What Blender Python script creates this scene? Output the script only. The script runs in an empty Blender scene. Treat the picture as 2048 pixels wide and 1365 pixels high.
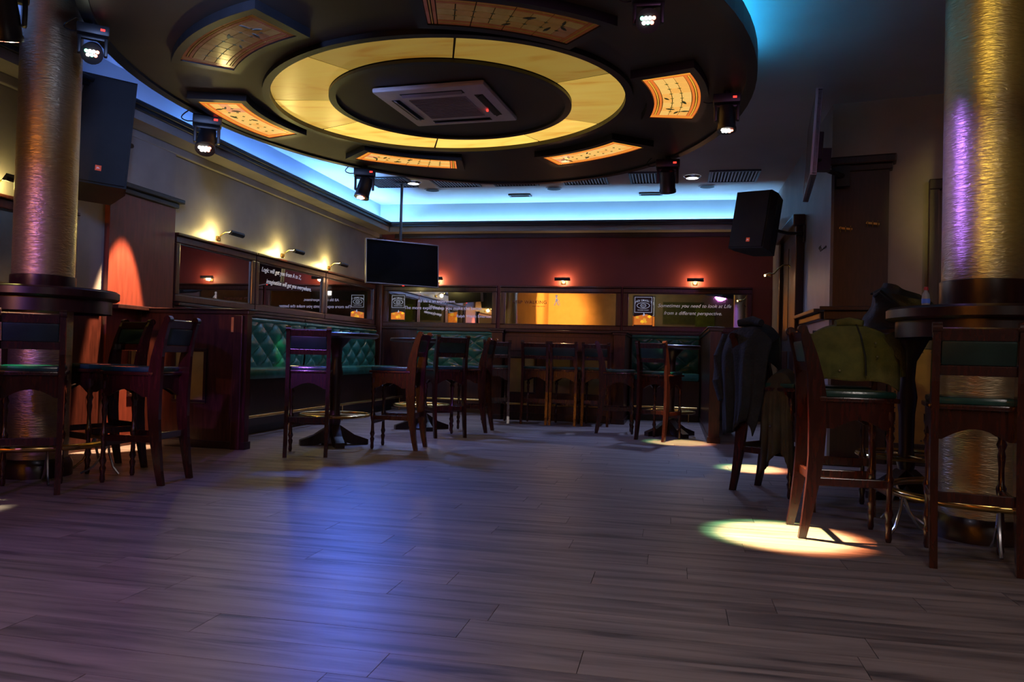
import bpy, bmesh, math, random
from math import sin, cos, pi, radians, atan2, sqrt, hypot, floor, ceil
from mathutils import Vector, Matrix
random.seed(7)
SC = bpy.context.scene
COL = SC.collection

# ------------------------------------------------------------------ camera, world, exposure
cd = bpy.data.cameras.new('camera'); cam = bpy.data.objects.new('camera', cd); COL.objects.link(cam)
cd.sensor_width = 36.0; cd.lens = 1565.0/2048*36; cd.clip_end = 100; cd.clip_start = .05
cam.location = (0, 0, .95)
cam.matrix_world = Matrix.Translation((0, 0, .95)) @ Matrix.Rotation(radians(11.76), 4, 'Z') @ \
    Matrix.Rotation(pi/2+radians(1.05), 4, 'X') @ Matrix.Rotation(radians(1.5), 4, 'Z')
SC.camera = cam
w = bpy.data.worlds.new('world'); SC.world = w; w.use_nodes = True
w.node_tree.nodes['Background'].inputs[0].default_value = (.42, .46, .7, 1)
w.node_tree.nodes['Background'].inputs[1].default_value = .04
SC.view_settings.view_transform = 'Standard'; SC.view_settings.look = 'None'
SC.view_settings.exposure = 0.0; SC.view_settings.gamma = 1.0
SC.view_settings.use_curve_mapping = False
SC.cycles.max_bounces = 7; SC.cycles.glossy_bounces = 5; SC.cycles.diffuse_bounces = 3
SC.cycles.sample_clamp_indirect = 2.5; SC.cycles.use_denoising = True
SC.cycles.caustics_reflective = False; SC.cycles.caustics_refractive = False

def spot(loc, tgt, col, power, angle, blend=.3, size=.04, name='spot_light'):
    d = bpy.data.lights.new(name, 'SPOT'); d.color = col; d.energy = power
    d.spot_size = radians(angle); d.spot_blend = blend; d.shadow_soft_size = size
    o = bpy.data.objects.new(name, d); COL.objects.link(o); o.location = loc
    o.rotation_euler = (Vector(tgt)-Vector(loc)).to_track_quat('-Z', 'Y').to_euler()
    return o
def area(loc, tgt, col, power, sx, sy, name='area_light'):
    d = bpy.data.lights.new(name, 'AREA'); d.color = col; d.energy = power
    d.shape = 'RECTANGLE'; d.size = sx; d.size_y = sy
    o = bpy.data.objects.new(name, d); COL.objects.link(o); o.location = loc
    o.rotation_euler = (Vector(tgt)-Vector(loc)).to_track_quat('-Z', 'Y').to_euler()
    return o

WARM = (1, .80, .45); PUR = (.42, .16, 1); BLU = (.05, .17, 1); CY = (.3, .8, 1)
# moving-head beams and lamps behind the camera, with added fill spots
def rgb_pool(loc, tgt, power, ang, off=.038):   # a moving head mixes separate red, green and white LEDs
    x, y, z = tgt; p = Vector(loc)
    spot(loc, (x+off, y-off*.7, z), (1, .30, .10), power*.62, ang, .35, .05)
    spot((p.x-.03, p.y, p.z), (x-off, y+off*.5, z), (.28, 1, .42), power*.36, ang, .35, .05)
    spot(loc, (x, y, z), (1, .86, .52), power*.55, ang*.93, .4, .05)
spot((-3.78, 8.70, 2.80), (-1.0, 8.2, 0), (.16, .28, 1), 260, 104, 1, .12)                # faint blue fill added to tint the far floor
rgb_pool((-.28, 5.0, 2.92), (.60, 4.53, 0), 4600, 14.8)         # pool by the coat chair
rgb_pool((-.1, 8.75, 2.85), (.06, 9.22, 0), 2300, 15)           # pool by the rear chair
rgb_pool((.43, 6.70, 2.78), (.70, 7.25, 0), 2400, 12)
spot((-4.56, 6.44, 3.10), (-5.31, 6.40, 0), (1, .62, .34), 2600, 22, .25, .03)         # rakes down the pilaster
spot((-3.95, 4.6, 2.88), (-3.98, 3.72, 0), (1, .9, .6), 1100, 11, .4, .05)
spot((-3.72, 4.15, 2.9), (-4.12, 4.32, .8), (.12, 1, .45), 800, 10, .4, .03)
spot((-3.78, 8.85, 2.80), (-4.85, 9.1, 1.0), (.12, 1, .25), 260, 7, .5, .04)
spot((-3.78, 8.75, 2.80), (-1.75, 4.3, 0), BLU, 300, 46, 1, .14)                      # blue wash on the floor
spot((-1.4, -.6, 3.0), (-3.42, 4.95, .75), PUR, 900, 8, .9, .06)
spot((-1.2, -.4, 3.0), (-3.15, 6.45, .85), PUR, 1200, 6.5, .9, .06)
spot((-1.0, -.2, 3.0), (-2.5, 7.35, .85), PUR, 900, 6.5, .9, .06)                       # violet wash from behind
spot((-2.6, -1.2, 3.2), (-2.9, 2.0, 0), PUR, 300, 56, 1.0, .15)
spot((1.2, -.5, 3.0), (-1.68, 11.4, 1.2), PUR, 220, 7, .9, .08)
spot((1.5, -1.5, 3.2), (-1.9, 12.9, 2.7), (.6, .16, .6), 260, 28, 1, .2)
spot((-4.4, -3.0, 3.1), (-5.1, -4.4, 2.7), (1, .30, .03), 2200, 110, .8, .1)          # orange wall lamp behind the camera
spot((-1.2, -3.2, 3.3), (-1.0, -6, 2.7), (1, .82, .35), 40, 100, .8, .1)  # added spot to light the wall the mirrors reflect
spot((3.5, 3.4, 3.0), (2.0, 8.1, 1.5), (1, .50, .40), 70, 44, 1, .15)
spot((.2, .2, 3.2), (1.74, 4.85, 2.75), (1, .74, .14), 400, 12, 1, .06)
spot((.2, .2, 3.2), (1.74, 4.85, 1.85), (1, .74, .14), 400, 12, 1, .06)
spot((-.9, 4.7, 2.9), (1.6, 4.85, 1.95), (.25, .12, 1), 420, 22, .9, .04)
spot((.2, .2, 3.2), (1.07, 5.15, 1.05), (1, .92, .3), 120, 8, 1, .05)
spot((-4.45, -2.4, 2.5), (-4.48, 4.84, 1.7), (1, .36, .10), 420, 18, 1, .05)
spot((-3.7, -.6, 2.8), (-4.48, 4.84, 1.3), (.2, .12, 1), 420, 20, .8, .05)
spot((2.6, -1.6, 3.4), (.2, 3.4, 0), (1, .86, .80), 130, 100, 1, .35)  # added soft fill from behind the camera, brightening the floor
spot((1.1, 1.5, 3.5), (1.1, 1.9, 0), (1, .82, .70), 80, 120, 1, .15)                # two added fill spots near the camera, lifting the near floor
spot((-1.5, 1.9, 3.5), (-1.3, 2.6, 0), (.86, .80, 1), 72, 120, 1, .15)
spot((-2.4, 3.2, 3.1), (-5.1, 9.6, 2.7), (.30, .45, 1), 420, 62, 1, .2)             # added blue spot tinting the left wall                    

# ------------------------------------------------------------------ materials
def new_mat(name):
    m = bpy.data.materials.new(name); m.use_nodes = True
    nt = m.node_tree; return m, nt, nt.nodes['Principled BSDF']
def mat(name, col, rough=.5, metal=0, var=.25, scale=6, stretch=(1, 1, 1), bump=0, bscale=40, spec=.5, coat=0, emit=None, es=0):
    m, nt, b = new_mat(name); N, L = nt.nodes, nt.links
    b.inputs['Roughness'].default_value = rough; b.inputs['Metallic'].default_value = metal
    b.inputs['Specular IOR Level'].default_value = spec
    b.inputs['Coat Weight'].default_value = coat; b.inputs['Coat Roughness'].default_value = .12
    tc = N.new('ShaderNodeTexCoord'); mp = N.new('ShaderNodeMapping'); mp.inputs['Scale'].default_value = stretch
    L.new(tc.outputs['Object'], mp.inputs[0])
    n = N.new('ShaderNodeTexNoise'); n.inputs['Scale'].default_value = scale; n.inputs['Detail'].default_value = 4
    L.new(mp.outputs[0], n.inputs[0])
    r = N.new('ShaderNodeValToRGB')
    r.color_ramp.elements[0].position = .3; r.color_ramp.elements[1].position = .7
    r.color_ramp.elements[0].color = tuple(c*(1-var) for c in col)+(1,)
    r.color_ramp.elements[1].color = tuple(min(1, c*(1+var)) for c in col)+(1,)
    L.new(n.outputs[0], r.inputs[0]); L.new(r.outputs[0], b.inputs['Base Color'])
    if bump:
        n2 = N.new('ShaderNodeTexNoise'); n2.inputs['Scale'].default_value = bscale; L.new(mp.outputs[0], n2.inputs[0])
        bp = N.new('ShaderNodeBump'); bp.inputs['Strength'].default_value = bump; bp.inputs['Distance'].default_value = .01
        L.new(n2.outputs[0], bp.inputs['Height']); L.new(bp.outputs[0], b.inputs['Normal'])
    if emit:
        b.inputs['Emission Color'].default_value = tuple(emit)+(1,); b.inputs['Emission Strength'].default_value = es
    return m
M = {}
M['mahog'] = mat('mahogany', (.050, .012, .008), .3, var=.45, scale=7, stretch=(6, 6, .8), spec=.5, coat=.15)
M['mahog_dark'] = mat('dark_mahogany', (.022, .007, .006), .33, var=.4, scale=7, stretch=(6, 6, .8), coat=.1)
M['chairwood'] = mat('chair_wood', (.038, .008, .005), .24, var=.4, scale=9, stretch=(5, 5, .7), coat=.35)
M['plaster'] = mat('plaster', (.31, .285, .27), .42, var=.12, scale=3, bump=.12, bscale=25, spec=.4)
M['redwall'] = mat('red_paint', (.16, .026, .022), .5, var=.12, scale=2, bump=.05, bscale=30)
M['ceil'] = mat('ceiling_paint', (.60, .60, .62), .7, var=.08, scale=1.5)
M['cove'] = mat('cove_paint', (.62, .66, .7), .6, var=.03, scale=1.5)
M['disc'] = mat('dark_brown_ceiling', (.055, .042, .033), .55, var=.15, scale=2)
M['black'] = mat('black_satin', (.012, .012, .014), .4, var=.2)
M['blackm'] = mat('black_matt', (.016, .016, .018), .75, var=.2, bump=.3, bscale=300)
M['leather'] = mat('green_leather', (.020, .13, .10), .26, var=.25, scale=10, bump=.06, bscale=90, spec=.6)
M['seat'] = mat('green_seat_leather', (.012, .065, .055), .2, var=.25, scale=10, bump=.05, bscale=90, spec=.7)
M['dleather'] = mat('dark_green_leather', (.010, .035, .030), .35, var=.25, scale=10, bump=.06, bscale=90)
M['brass'] = mat('brass', (.72, .46, .14), .22, 1, var=.15)
M['chrome'] = mat('steel', (.6, .6, .62), .2, 1, var=.05)
M['silver'] = mat('silver_plastic', (.35, .33, .36), .35, .3, var=.05)
M['white'] = mat('off_white_plastic', (.90, .84, .88), .5, var=.05)
M['whitegr'] = mat('grille_plastic', (.42, .38, .46), .6, var=.05)
M['tan'] = mat('tan_leather_panel', (.30, .20, .06), .5, var=.25, scale=4, bump=.1, bscale=60)
M['screen'] = mat('screen_glass', (.006, .007, .009), .09, var=.05, spec=.6)
M['tan_dark'] = mat('ochre_leather', (.20, .10, .012), .5, var=.3, scale=4, bump=.1, bscale=60)
M['redwood'] = mat('red_mahogany', (.15, .030, .018), .38, var=.25, scale=6, stretch=(5, 5, .7))
M['olive'] = mat('olive_cloth', (.075, .068, .018), .85, var=.3, scale=14, bump=.4, bscale=200)
M['navy'] = mat('navy_cloth', (.006, .010, .020), .8, var=.35, scale=14, bump=.5, bscale=60)
M['greycoat'] = mat('grey_cloth', (.05, .043, .03), .85, var=.2, scale=14, bump=.3, bscale=200)
M['fabricblack'] = mat('black_nylon', (.005, .005, .006), .6, var=.3, bump=.3, bscale=120)
M['txt'] = mat('white_lettering', (.9, .9, .95), .5, var=.02, emit=(.8, .8, 1), es=.16)  # slight glow added, standing in for room light on the vinyl
M['txtblue'] = mat('pale_blue_lettering', (.42, .42, .62), .5, var=.02, emit=(.5, .5, .85), es=.4)  # glow added to the vinyl to make the lines readable
M['redtxt'] = mat('dull_red_lettering', (.10, .015, .008), .5, var=.02)
M['seam'] = mat('joint_black', (.006, .005, .005), .8)
M['orange_panel'] = mat('orange_leather', (.5, .18, .04), .5)
M['greenboard'] = mat('lime_board', (.16, .26, .05), .6)
M['greenboard2'] = mat('dark_green_board', (.07, .10, .045), .6)
M['redled'] = mat('red_led', (.3, .01, .01), .5, emit=(1, .03, .02), es=3)
M['lens'] = mat('led_lens', (.5, .5, .5), .2, emit=(1, .95, .85), es=30)
M['lensg'] = mat('led_lens_green', (.3, .6, .4), .2, emit=(.2, 1, .55), es=8)
M['lensr'] = mat('led_lens_red', (.6, .3, .3), .2, emit=(1, .25, .15), es=8)
M['downl'] = mat('downlight_lens', (.8, .8, .8), .3, emit=(.9, .95, 1), es=6)
M['bulb'] = mat('picture_lamp_tube', (.8, .6, .3), .3, emit=(1, .72, .25), es=8)
M['ledblue'] = mat('led_strip_blue', (.2, .4, .9), .5, emit=(.16, .45, 1), es=210)
M['ledblue2'] = mat('led_strip_blue_dim', (.2, .4, .9), .5, emit=(.12, .33, 1), es=80)
M['ledblue3'] = mat('led_strip_blue_faint', (.2, .4, .9), .5, emit=(.16, .32, 1), es=22)
M['ledcyan'] = mat('led_strip_cyan', (.3, .8, .9), .5, emit=(.22, .56, 1), es=95)
M['ledcyan2'] = mat('led_strip_cyan_disc', (.3, .8, .9), .5, emit=(.03, .50, 1), es=40)
def glassmat(name, col, es, rough=.15):
    return mat(name, tuple(c*.6 for c in col), rough, var=.2, scale=12, emit=col, es=es)
def mirror_mat():
    m, nt, b = new_mat('mirror'); b.inputs['Metallic'].default_value = 1
    b.inputs['Base Color'].default_value = (.82, .82, .80, 1); b.inputs['Roughness'].default_value = .01
    tc = nt.nodes.new('ShaderNodeTexCoord'); n = nt.nodes.new('ShaderNodeTexNoise'); n.inputs['Scale'].default_value = 3
    r = nt.nodes.new('ShaderNodeMapRange'); r.inputs['To Min'].default_value = .005; r.inputs['To Max'].default_value = .03
    nt.links.new(tc.outputs['Object'], n.inputs[0]); nt.links.new(n.outputs[0], r.inputs[0]); nt.links.new(r.outputs[0], b.inputs['Roughness'])
    return m
M['mirror'] = mirror_mat()
def plank_mat(island):
    m, nt, b = new_mat('floor_plank_stuff' if island else 'floor_plank'); N, L = nt.nodes, nt.links
    g = N.new('ShaderNodeNewGeometry'); oi = N.new('ShaderNodeObjectInfo')
    rnd = g.outputs['Random Per Island'] if island else oi.outputs['Random']
    mp = N.new('ShaderNodeMapping'); mp.inputs['Scale'].default_value = (.55, 7, 1); L.new(g.outputs['Position'], mp.inputs[0])
    mv = N.new('ShaderNodeVectorMath'); mv.operation = 'ADD'
    cx = N.new('ShaderNodeCombineXYZ'); mu = N.new('ShaderNodeMath'); mu.operation = 'MULTIPLY'; mu.inputs[1].default_value = 40
    L.new(rnd, mu.inputs[0]); L.new(mu.outputs[0], cx.inputs[0]); L.new(mu.outputs[0], cx.inputs[2])
    L.new(mp.outputs[0], mv.inputs[0]); L.new(cx.outputs[0], mv.inputs[1])
    n = N.new('ShaderNodeTexNoise'); n.inputs['Scale'].default_value = 1.9; n.inputs['Detail'].default_value = 7; n.inputs['Roughness'].default_value = .62
    n.inputs['Distortion'].default_value = .6
    L.new(mv.outputs[0], n.inputs[0])
    r = N.new('ShaderNodeValToRGB'); e = r.color_ramp.elements
    e[0].position = .30; e[0].color = (.05, .038, .037, 1); e[1].position = .72; e[1].color = (.30, .235, .21, 1)
    k = r.color_ramp.elements.new(.5); k.color = (.20, .158, .145, 1)
    L.new(n.outputs[0], r.inputs[0])
    mr = N.new('ShaderNodeMapRange'); mr.inputs['To Min'].default_value = .90; mr.inputs['To Max'].default_value = 1.07; L.new(rnd, mr.inputs[0])
    mx = N.new('ShaderNodeVectorMath'); mx.operation = 'SCALE'; L.new(r.outputs[0], mx.inputs[0]); L.new(mr.outputs[0], mx.inputs['Scale'])
    L.new(mx.outputs[0], b.inputs['Base Color'])
    rr = N.new('ShaderNodeMapRange'); rr.inputs['To Min'].default_value = .52; rr.inputs['To Max'].default_value = .34; L.new(n.outputs[0], rr.inputs[0])
    L.new(rr.outputs[0], b.inputs['Roughness'])
    bp = N.new('ShaderNodeBump'); bp.inputs['Strength'].default_value = .25; bp.inputs['Distance'].default_value = .004
    L.new(n.outputs[0], bp.inputs['Height']); L.new(bp.outputs[0], b.inputs['Normal'])
    return m
M['plank'] = plank_mat(False); M['plankf'] = plank_mat(True)
def column_mat():
    m, nt, b = new_mat('beaten_metal'); N, L = nt.nodes, nt.links
    b.inputs['Metallic'].default_value = .85; b.inputs['Roughness'].default_value = .36
    tc = N.new('ShaderNodeTexCoord'); mp = N.new('ShaderNodeMapping'); mp.inputs['Scale'].default_value = (1, 1, 4.5)
    L.new(tc.outputs['Object'], mp.inputs[0])
    n = N.new('ShaderNodeTexNoise'); n.inputs['Scale'].default_value = 16; n.inputs['Detail'].default_value = 5; n.inputs['Distortion'].default_value = 1.2
    L.new(mp.outputs[0], n.inputs[0])
    r = N.new('ShaderNodeValToRGB'); r.color_ramp.elements[0].color = (.34, .26, .15, 1); r.color_ramp.elements[1].color = (.56, .45, .27, 1)
    L.new(n.outputs[0], r.inputs[0]); L.new(r.outputs[0], b.inputs['Base Color'])
    bp = N.new('ShaderNodeBump'); bp.inputs['Strength'].default_value = .5; bp.inputs['Distance'].default_value = .012
    L.new(n.outputs[0], bp.inputs['Height']); L.new(bp.outputs[0], b.inputs['Normal'])
    return m
M['column'] = column_mat()

# ------------------------------------------------------------------ mesh helpers
def R3(rot): return Matrix.Rotation(rot[2], 3, 'Z') @ Matrix.Rotation(rot[1], 3, 'Y') @ Matrix.Rotation(rot[0], 3, 'X')
class MB:
    def __init__(s): s.v = []; s.f = []; s.X = Matrix.Identity(4)
    def add(s, vs, fs):
        o = len(s.v); s.v += [tuple(s.X @ Vector(v)) for v in vs]; s.f += [tuple(i+o for i in f) for f in fs]; return s
    def box(s, c, d, rot=(0, 0, 0), bev=0):
        R = R3(rot); c = Vector(c); x, y, z = (k/2 for k in d)
        if bev <= 0:
            vs = [c+R @ Vector((i*x, j*y, k*z)) for k in (-1, 1) for j in (-1, 1) for i in (-1, 1)]
            return s.add(vs, [(0, 2, 3, 1), (4, 5, 7, 6), (0, 1, 5, 4), (2, 6, 7, 3), (0, 4, 6, 2), (1, 3, 7, 5)])
        b = min(bev, x*.9, y*.9, z*.9); bm = bmesh.new(); bmesh.ops.create_cube(bm, size=1)
        for q in bm.verts: q.co = Vector((q.co.x*2*x, q.co.y*2*y, q.co.z*2*z))
        bmesh.ops.bevel(bm, geom=list(bm.edges), offset=b, segments=2, profile=.6, affect='EDGES')
        bm.verts.index_update(); vs = [c+R @ q.co for q in bm.verts]; fs = [[q.index for q in f.verts] for f in bm.faces]; bm.free()
        return s.add(vs, fs)
    def b2(s, x0, x1, y0, y1, z0, z1, bev=0): return s.box(((x0+x1)/2, (y0+y1)/2, (z0+z1)/2), (abs(x1-x0), abs(y1-y0), abs(z1-z0)), bev=bev)
    def lathe(s, prof, n=20, o=(0, 0, 0), R=None, cap=True):
        R = R or Matrix.Identity(3); o = Vector(o); vs = []; fs = []
        for r, z in prof:
            for i in range(n):
                a = 2*pi*i/n; vs.append(o+R @ Vector((r*cos(a), r*sin(a), z)))
        for k in range(len(prof)-1):
            for i in range(n):
                j = (i+1) % n; fs.append((k*n+i, k*n+j, (k+1)*n+j, (k+1)*n+i))
        if cap: fs.append(tuple(reversed(range(n)))); fs.append(tuple((len(prof)-1)*n+i for i in range(n)))
        return s.add(vs, fs)
    def cyl(s, a, b, r, n=14, r2=None):
        a = Vector(a); b = Vector(b); q = (b-a).to_track_quat('Z', 'Y').to_matrix()
        return s.lathe([(r, 0), (r if r2 is None else r2, (b-a).length)], n, a, q)
    def tube(s, pts, r, n=8, closed=False):
        pts = [Vector(p) for p in pts]; vs = []; fs = []; N = len(pts); up = Vector((0, 0, 1))
        for i, p in enumerate(pts):
            t = (pts[(i+1) % N]-pts[i-1]) if closed else (pts[min(i+1, N-1)]-pts[max(i-1, 0)])
            t.normalize(); u = t.cross(up)
            if u.length < .05: u = t.cross(Vector((0, 1, 0)))
            u.normalize(); v = u.cross(t)
            rr = r[i] if isinstance(r, (list, tuple)) else r
            for k in range(n):
                a = 2*pi*k/n; vs.append(p+(u*cos(a)+v*sin(a))*rr)
        for i in range(N if closed else N-1):
            j = (i+1) % N
            for k in range(n):
                l = (k+1) % n; fs.append((i*n+k, i*n+l, j*n+l, j*n+k))
        if not closed: fs.append(tuple(reversed(range(n)))); fs.append(tuple((N-1)*n+k for k in range(n)))
        return s.add(vs, fs)
    def prism(s, poly, z0, z1, ax='z'):
        n = len(poly)
        f3 = {'z': lambda a, b, h: (a, b, h), 'y': lambda a, b, h: (a, h, b), 'x': lambda a, b, h: (h, a, b)}[ax]
        vs = [f3(a, b, z0) for a, b in poly]+[f3(a, b, z1) for a, b in poly]
        fs = [tuple(reversed(range(n))), tuple(range(n, 2*n))]+[(i, (i+1) % n, (i+1) % n+n, i+n) for i in range(n)]
        return s.add(vs, fs)
    def ring(s, outer, inner, z0, z1):      # flat ring between two loops with the same count
        n = len(outer); vs = [(x, y, z) for z in (z0, z1) for l in (outer, inner) for x, y in l]; fs = []
        for i in range(n):
            j = (i+1) % n
            fs += [(i, n+i, n+j, j), (2*n+i, 2*n+j, 3*n+j, 3*n+i), (i, j, 2*n+j, 2*n+i), (n+i, 3*n+i, 3*n+j, n+j)]
        return s.add(vs, fs)
    def build(s, name, m, parent=None, smooth=False, loc=None, rot=None):
        me = bpy.data.meshes.new(name); me.from_pydata(s.v, [], s.f)
        bm = bmesh.new(); bm.from_mesh(me); bmesh.ops.recalc_face_normals(bm, faces=bm.faces); bm.to_mesh(me); bm.free()
        if smooth:
            me.polygons.foreach_set('use_smooth', [True]*len(me.polygons))
            me.set_sharp_from_angle(angle=radians(40))
        o = bpy.data.objects.new(name, me); COL.objects.link(o); me.materials.append(M[m] if isinstance(m, str) else m)
        if parent: o.parent = parent
        if loc is not None: o.location = loc
        if rot is not None: o.rotation_euler = rot
        return o
def tag(o, label=None, cat=None, group=None, kind=None):
    if label: o['label'] = label
    if cat: o['category'] = cat
    if group: o['group'] = group
    if kind: o['kind'] = kind
    return o
def empty(name, loc=(0, 0, 0), rz=0, rot=None):
    o = bpy.data.objects.new(name, None); COL.objects.link(o); o.location = loc
    o.rotation_euler = rot if rot else (0, 0, rz); o.empty_display_size = .1
    return o
def copy_tree(o, parent=None):
    c = o.copy(); COL.objects.link(c); c.parent = parent
    for ch in o.children: copy_tree(ch, c)
    return c
def text(body, size, m, parent, loc, rot=(0, 0, 0), shear=0, align='CENTER', ext=.0006, name='lettering', curve=None, space=1):
    c = bpy.data.curves.new(name, 'FONT'); c.body = body; c.size = size; c.shear = shear; c.align_x = align
    c.extrude = ext; c.space_character = space
    q = bpy.data.objects.new(name, c); COL.objects.link(q); me = bpy.data.meshes.new_from_object(q)
    bpy.data.objects.remove(q); me.materials.clear(); me.materials.append(M[m] if isinstance(m, str) else m)
    o = bpy.data.objects.new(name, me); COL.objects.link(o); me.name = name
    o.parent = parent; o.location = loc; o.rotation_euler = rot
    return o
def struct(mb, name, m, label=None):
    o = mb.build(name, m); o['kind'] = 'structure'
    if label: o['label'] = label
    return o

XL, XR, YB, YF, ZC = -5.15, 1.5, 13.0, -6.0, 3.55

# ------------------------------------------------------------------ the setting
fl = struct(MB().b2(-5.3, 5.6, YF-.1, 13.2, -.1, -.006), 'floor', 'seam')
# planks run along X; the nearest 300 in view are parts of their own
PW, PL = .19, 1.30
pm = bpy.data.meshes.new('plank'); _b = MB().box((0, 0, -.003), (PL-.0025, PW-.002, .006)); pm.from_pydata(_b.v, [], _b.f); pm.materials.append(M['plank'])
cells = []
row = 0; y = YF
Mi = cam.matrix_world.inverted()
while y < 13.0:
    off = random.random()*PL; x = -5.15-off
    while x < 5.5:
        x0, x1 = max(x, -5.15), min(x+PL, 5.5)
        if x1-x0 > .02:
            c = Vector(((x0+x1)/2, y+PW/2, 0)); q = Mi @ c
            vis = q.z < -1.9 and abs(q.x/-q.z) < .70 and y < 12.5
            cells.append((0 if vis else 1, q.length, x0, x1, y, x1-x0 > PL-.01))
        x += PL
    y += PW
cells.sort()
near = [c for c in cells if c[0] == 0 and c[5]][:300]
nset = set(near); stuff = MB()
for c in near:
    o = bpy.data.objects.new('plank', pm); COL.objects.link(o); o.parent = fl; o.location = ((c[2]+c[3])/2, c[4]+PW/2, random.uniform(-.0004, 0))
for c in cells:
    if c not in nset: stuff.box(((c[2]+c[3])/2, c[4]+PW/2, -.003), (c[3]-c[2]-.0025, PW-.002, .006))
tag(stuff.build('plank', 'plankf', fl), kind='stuff')

struct(MB().b2(XL-.15, XL, YF-.1, YB+.15, 0, ZC), 'wall_left', 'plaster')
struct(MB().b2(XL, XR+.15, YB, YB+.15, 0, 3.18), 'wall_back', 'redwall')
struct(MB().b2(XL, XR+.15, YB, YB+.15, 3.18, ZC), 'wall_back_cove', 'cove')
struct(MB().b2(XL, XL+.012, 3.0, YB-.01, 3.14, ZC-.001), 'wall_left_cove', 'cove')
struct(MB().b2(XR, XR+.15, 8.28, YB, 0, ZC), 'wall_right', 'plaster')
ANG = radians(-12.2); AW = Vector((1.5, 8.28, 0))
def on_angled(s, d=0, z=0):   # s along the slanted wall, d out from it towards the camera
    return (AW.x+s*cos(ANG)+d*sin(ANG), AW.y+s*sin(ANG)-d*cos(ANG), z)
aw = empty('wall_bay', tuple(AW), ANG); aw['kind'] = 'structure'
MB().b2(0, 4.1, 0, .15, 0, ZC).build('plaster_face', 'plaster', aw)
struct(MB().b2(5.5, 5.65, YF-.1, 7.5, 0, ZC), 'wall_far_right', 'plaster')
struct(MB().b2(XL, 5.5, YF-.15, YF, 0, ZC), 'wall_front', 'plaster')
struct(MB().b2(-5.3, 5.65, YF-.15, YB+.15, ZC, ZC+.1), 'ceiling', 'ceil')

# cove cornice: soffit board with a dark moulding and the LED strip in its trough
def cornice(name, x0, x1, y0, y1, side, label):
    t = empty(name); t['kind'] = 'structure'
    if side == 'left':
        MB().b2(XL, XL+.30, y0, y1, 3.02, 3.10).build('soffit', 'plaster', t)
        MB().b2(XL+.22, XL+.33, y0, y1, 3.10, 3.16, bev=.01).b2(XL+.27, XL+.35, y0, y1, 3.14, 3.185, bev=.01).build('moulding', 'black', t)
        MB().b2(XL+.013, XL+.06, y0, y1, 2.94, 3.02, bev=.01).build('picture_moulding', 'plaster', t)
    else:
        MB().b2(x0, x1, YB-.30, YB, 3.02, 3.10).build('soffit', 'plaster', t)
        MB().b2(x0, x1, YB-.33, YB-.22, 3.10, 3.16, bev=.01).b2(x0, x1, YB-.35, YB-.27, 3.14, 3.185, bev=.01).build('moulding', 'black', t)
        MB().b2(x0, x1, YB-.06, YB-.001, 2.94, 3.02, bev=.01).build('picture_moulding', 'mahog_dark', t)
cornice('trim_1', 0, 0, 2.0, YB, 'left', '')
cornice('trim_2', XL+.31, XR, 0, 0, 'back', '')
for y0, y1, m, lb in ((10.2, YB-.1, 'ledblue', 'bright blue LED strip in left cove nearest the corner'),
                      (7.2, 10.15, 'ledblue2', 'mid blue LED strip in left cove above the picture lamps'),
                      (3.0, 7.15, 'ledblue3', 'faint blue LED strip in left cove above the pilaster')):
    tag(MB().b2(XL+.10, XL+.13, y0, y1, 3.101, 3.113).build('led_strip', m), lb, 'light strip', 'led strips in the ceiling coves')
tag(MB().b2(XL+.2, XR-.02, YB-.10, YB-.07, 3.101, 3.113).build('led_strip', 'ledcyan'), 'cyan LED strip along the cove over the red wall', 'light strip', 'led strips in the ceiling coves')

# ------------------------------------------------------------------ oval dropped ceiling with the backlit ring
DC = Vector((-1.975, 6.62, 0)); DZ = 3.2
def ell(c, a, b, ang, n=96, t0=0, t1=2*pi, closed=True):
    k = n if closed else n+1; out = []
    for i in range(k):
        t = t0+(t1-t0)*i/n; x = a*cos(t); y = b*sin(t)
        out.append((c[0]+x*cos(ang)-y*sin(ang), c[1]+x*sin(ang)+y*cos(ang)))
    return out
def rad(c, a, b, ang, th, ox, oy):
    lo, hi = 0, 6          # distance from (ox, oy) at angle th to the ellipse
    for _ in range(34):
        r = (lo+hi)/2; x = ox+r*cos(th)-c[0]; y = oy+r*sin(th)-c[1]
        u = (x*cos(ang)+y*sin(ang))/a; v = (-x*sin(ang)+y*cos(ang))/b
        if u*u+v*v > 1: hi = r
        else: lo = r
    return r
def loop(c, a, b, ang=0, n=96):
    out = []
    for k in range(n):
        th = 2*pi*k/n; r = rad(c, a, b, ang, th, -2.03, 6.705); out.append((-2.03+r*cos(th), 6.705+r*sin(th)))
    return out
disc = empty('ceiling_oval', (0, 0, 0)); tag(disc, kind='structure')
RO = lambda e: loop((-2.05, 6.70), 1.643+e, 1.47+e, radians(150.5))
RI = lambda e: loop((-2.01, 6.71), 1.075+e, 1.055+e, radians(150.5))
MB().ring(loop(DC, 2.53, 3.31), RO(.0), DZ, DZ+.10).build('oval_board', 'disc', disc)
MB().ring(ell(DC, 2.57, 3.35, 0), ell(DC, 2.49, 3.27, 0), DZ-.02, DZ+.13).build('rim', 'black', disc)
MB().ring(RO(.06), RO(-.004), DZ-.04, DZ+.0).build('ring_moulding', 'black', disc)
MB().prism(RI(-.02), DZ-.01, DZ+.08).build('centre_board', 'disc', disc)
MB().ring(RI(.01), RI(-.05), DZ-.035, DZ-.01).build('inner_moulding', 'black', disc)
MB().prism(loop(DC, 1.8, 2.3), DZ+.10, ZC-.002).build('hanger_box', 'disc', disc)
rp = empty('ring_light'); tag(rp, 'large amber onyx ring light glowing in oval ceiling', 'ceiling light')
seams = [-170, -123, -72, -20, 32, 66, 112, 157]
lum = [.42, .24, .26, .50, .95, 1.25, 1.20, .72]
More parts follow.
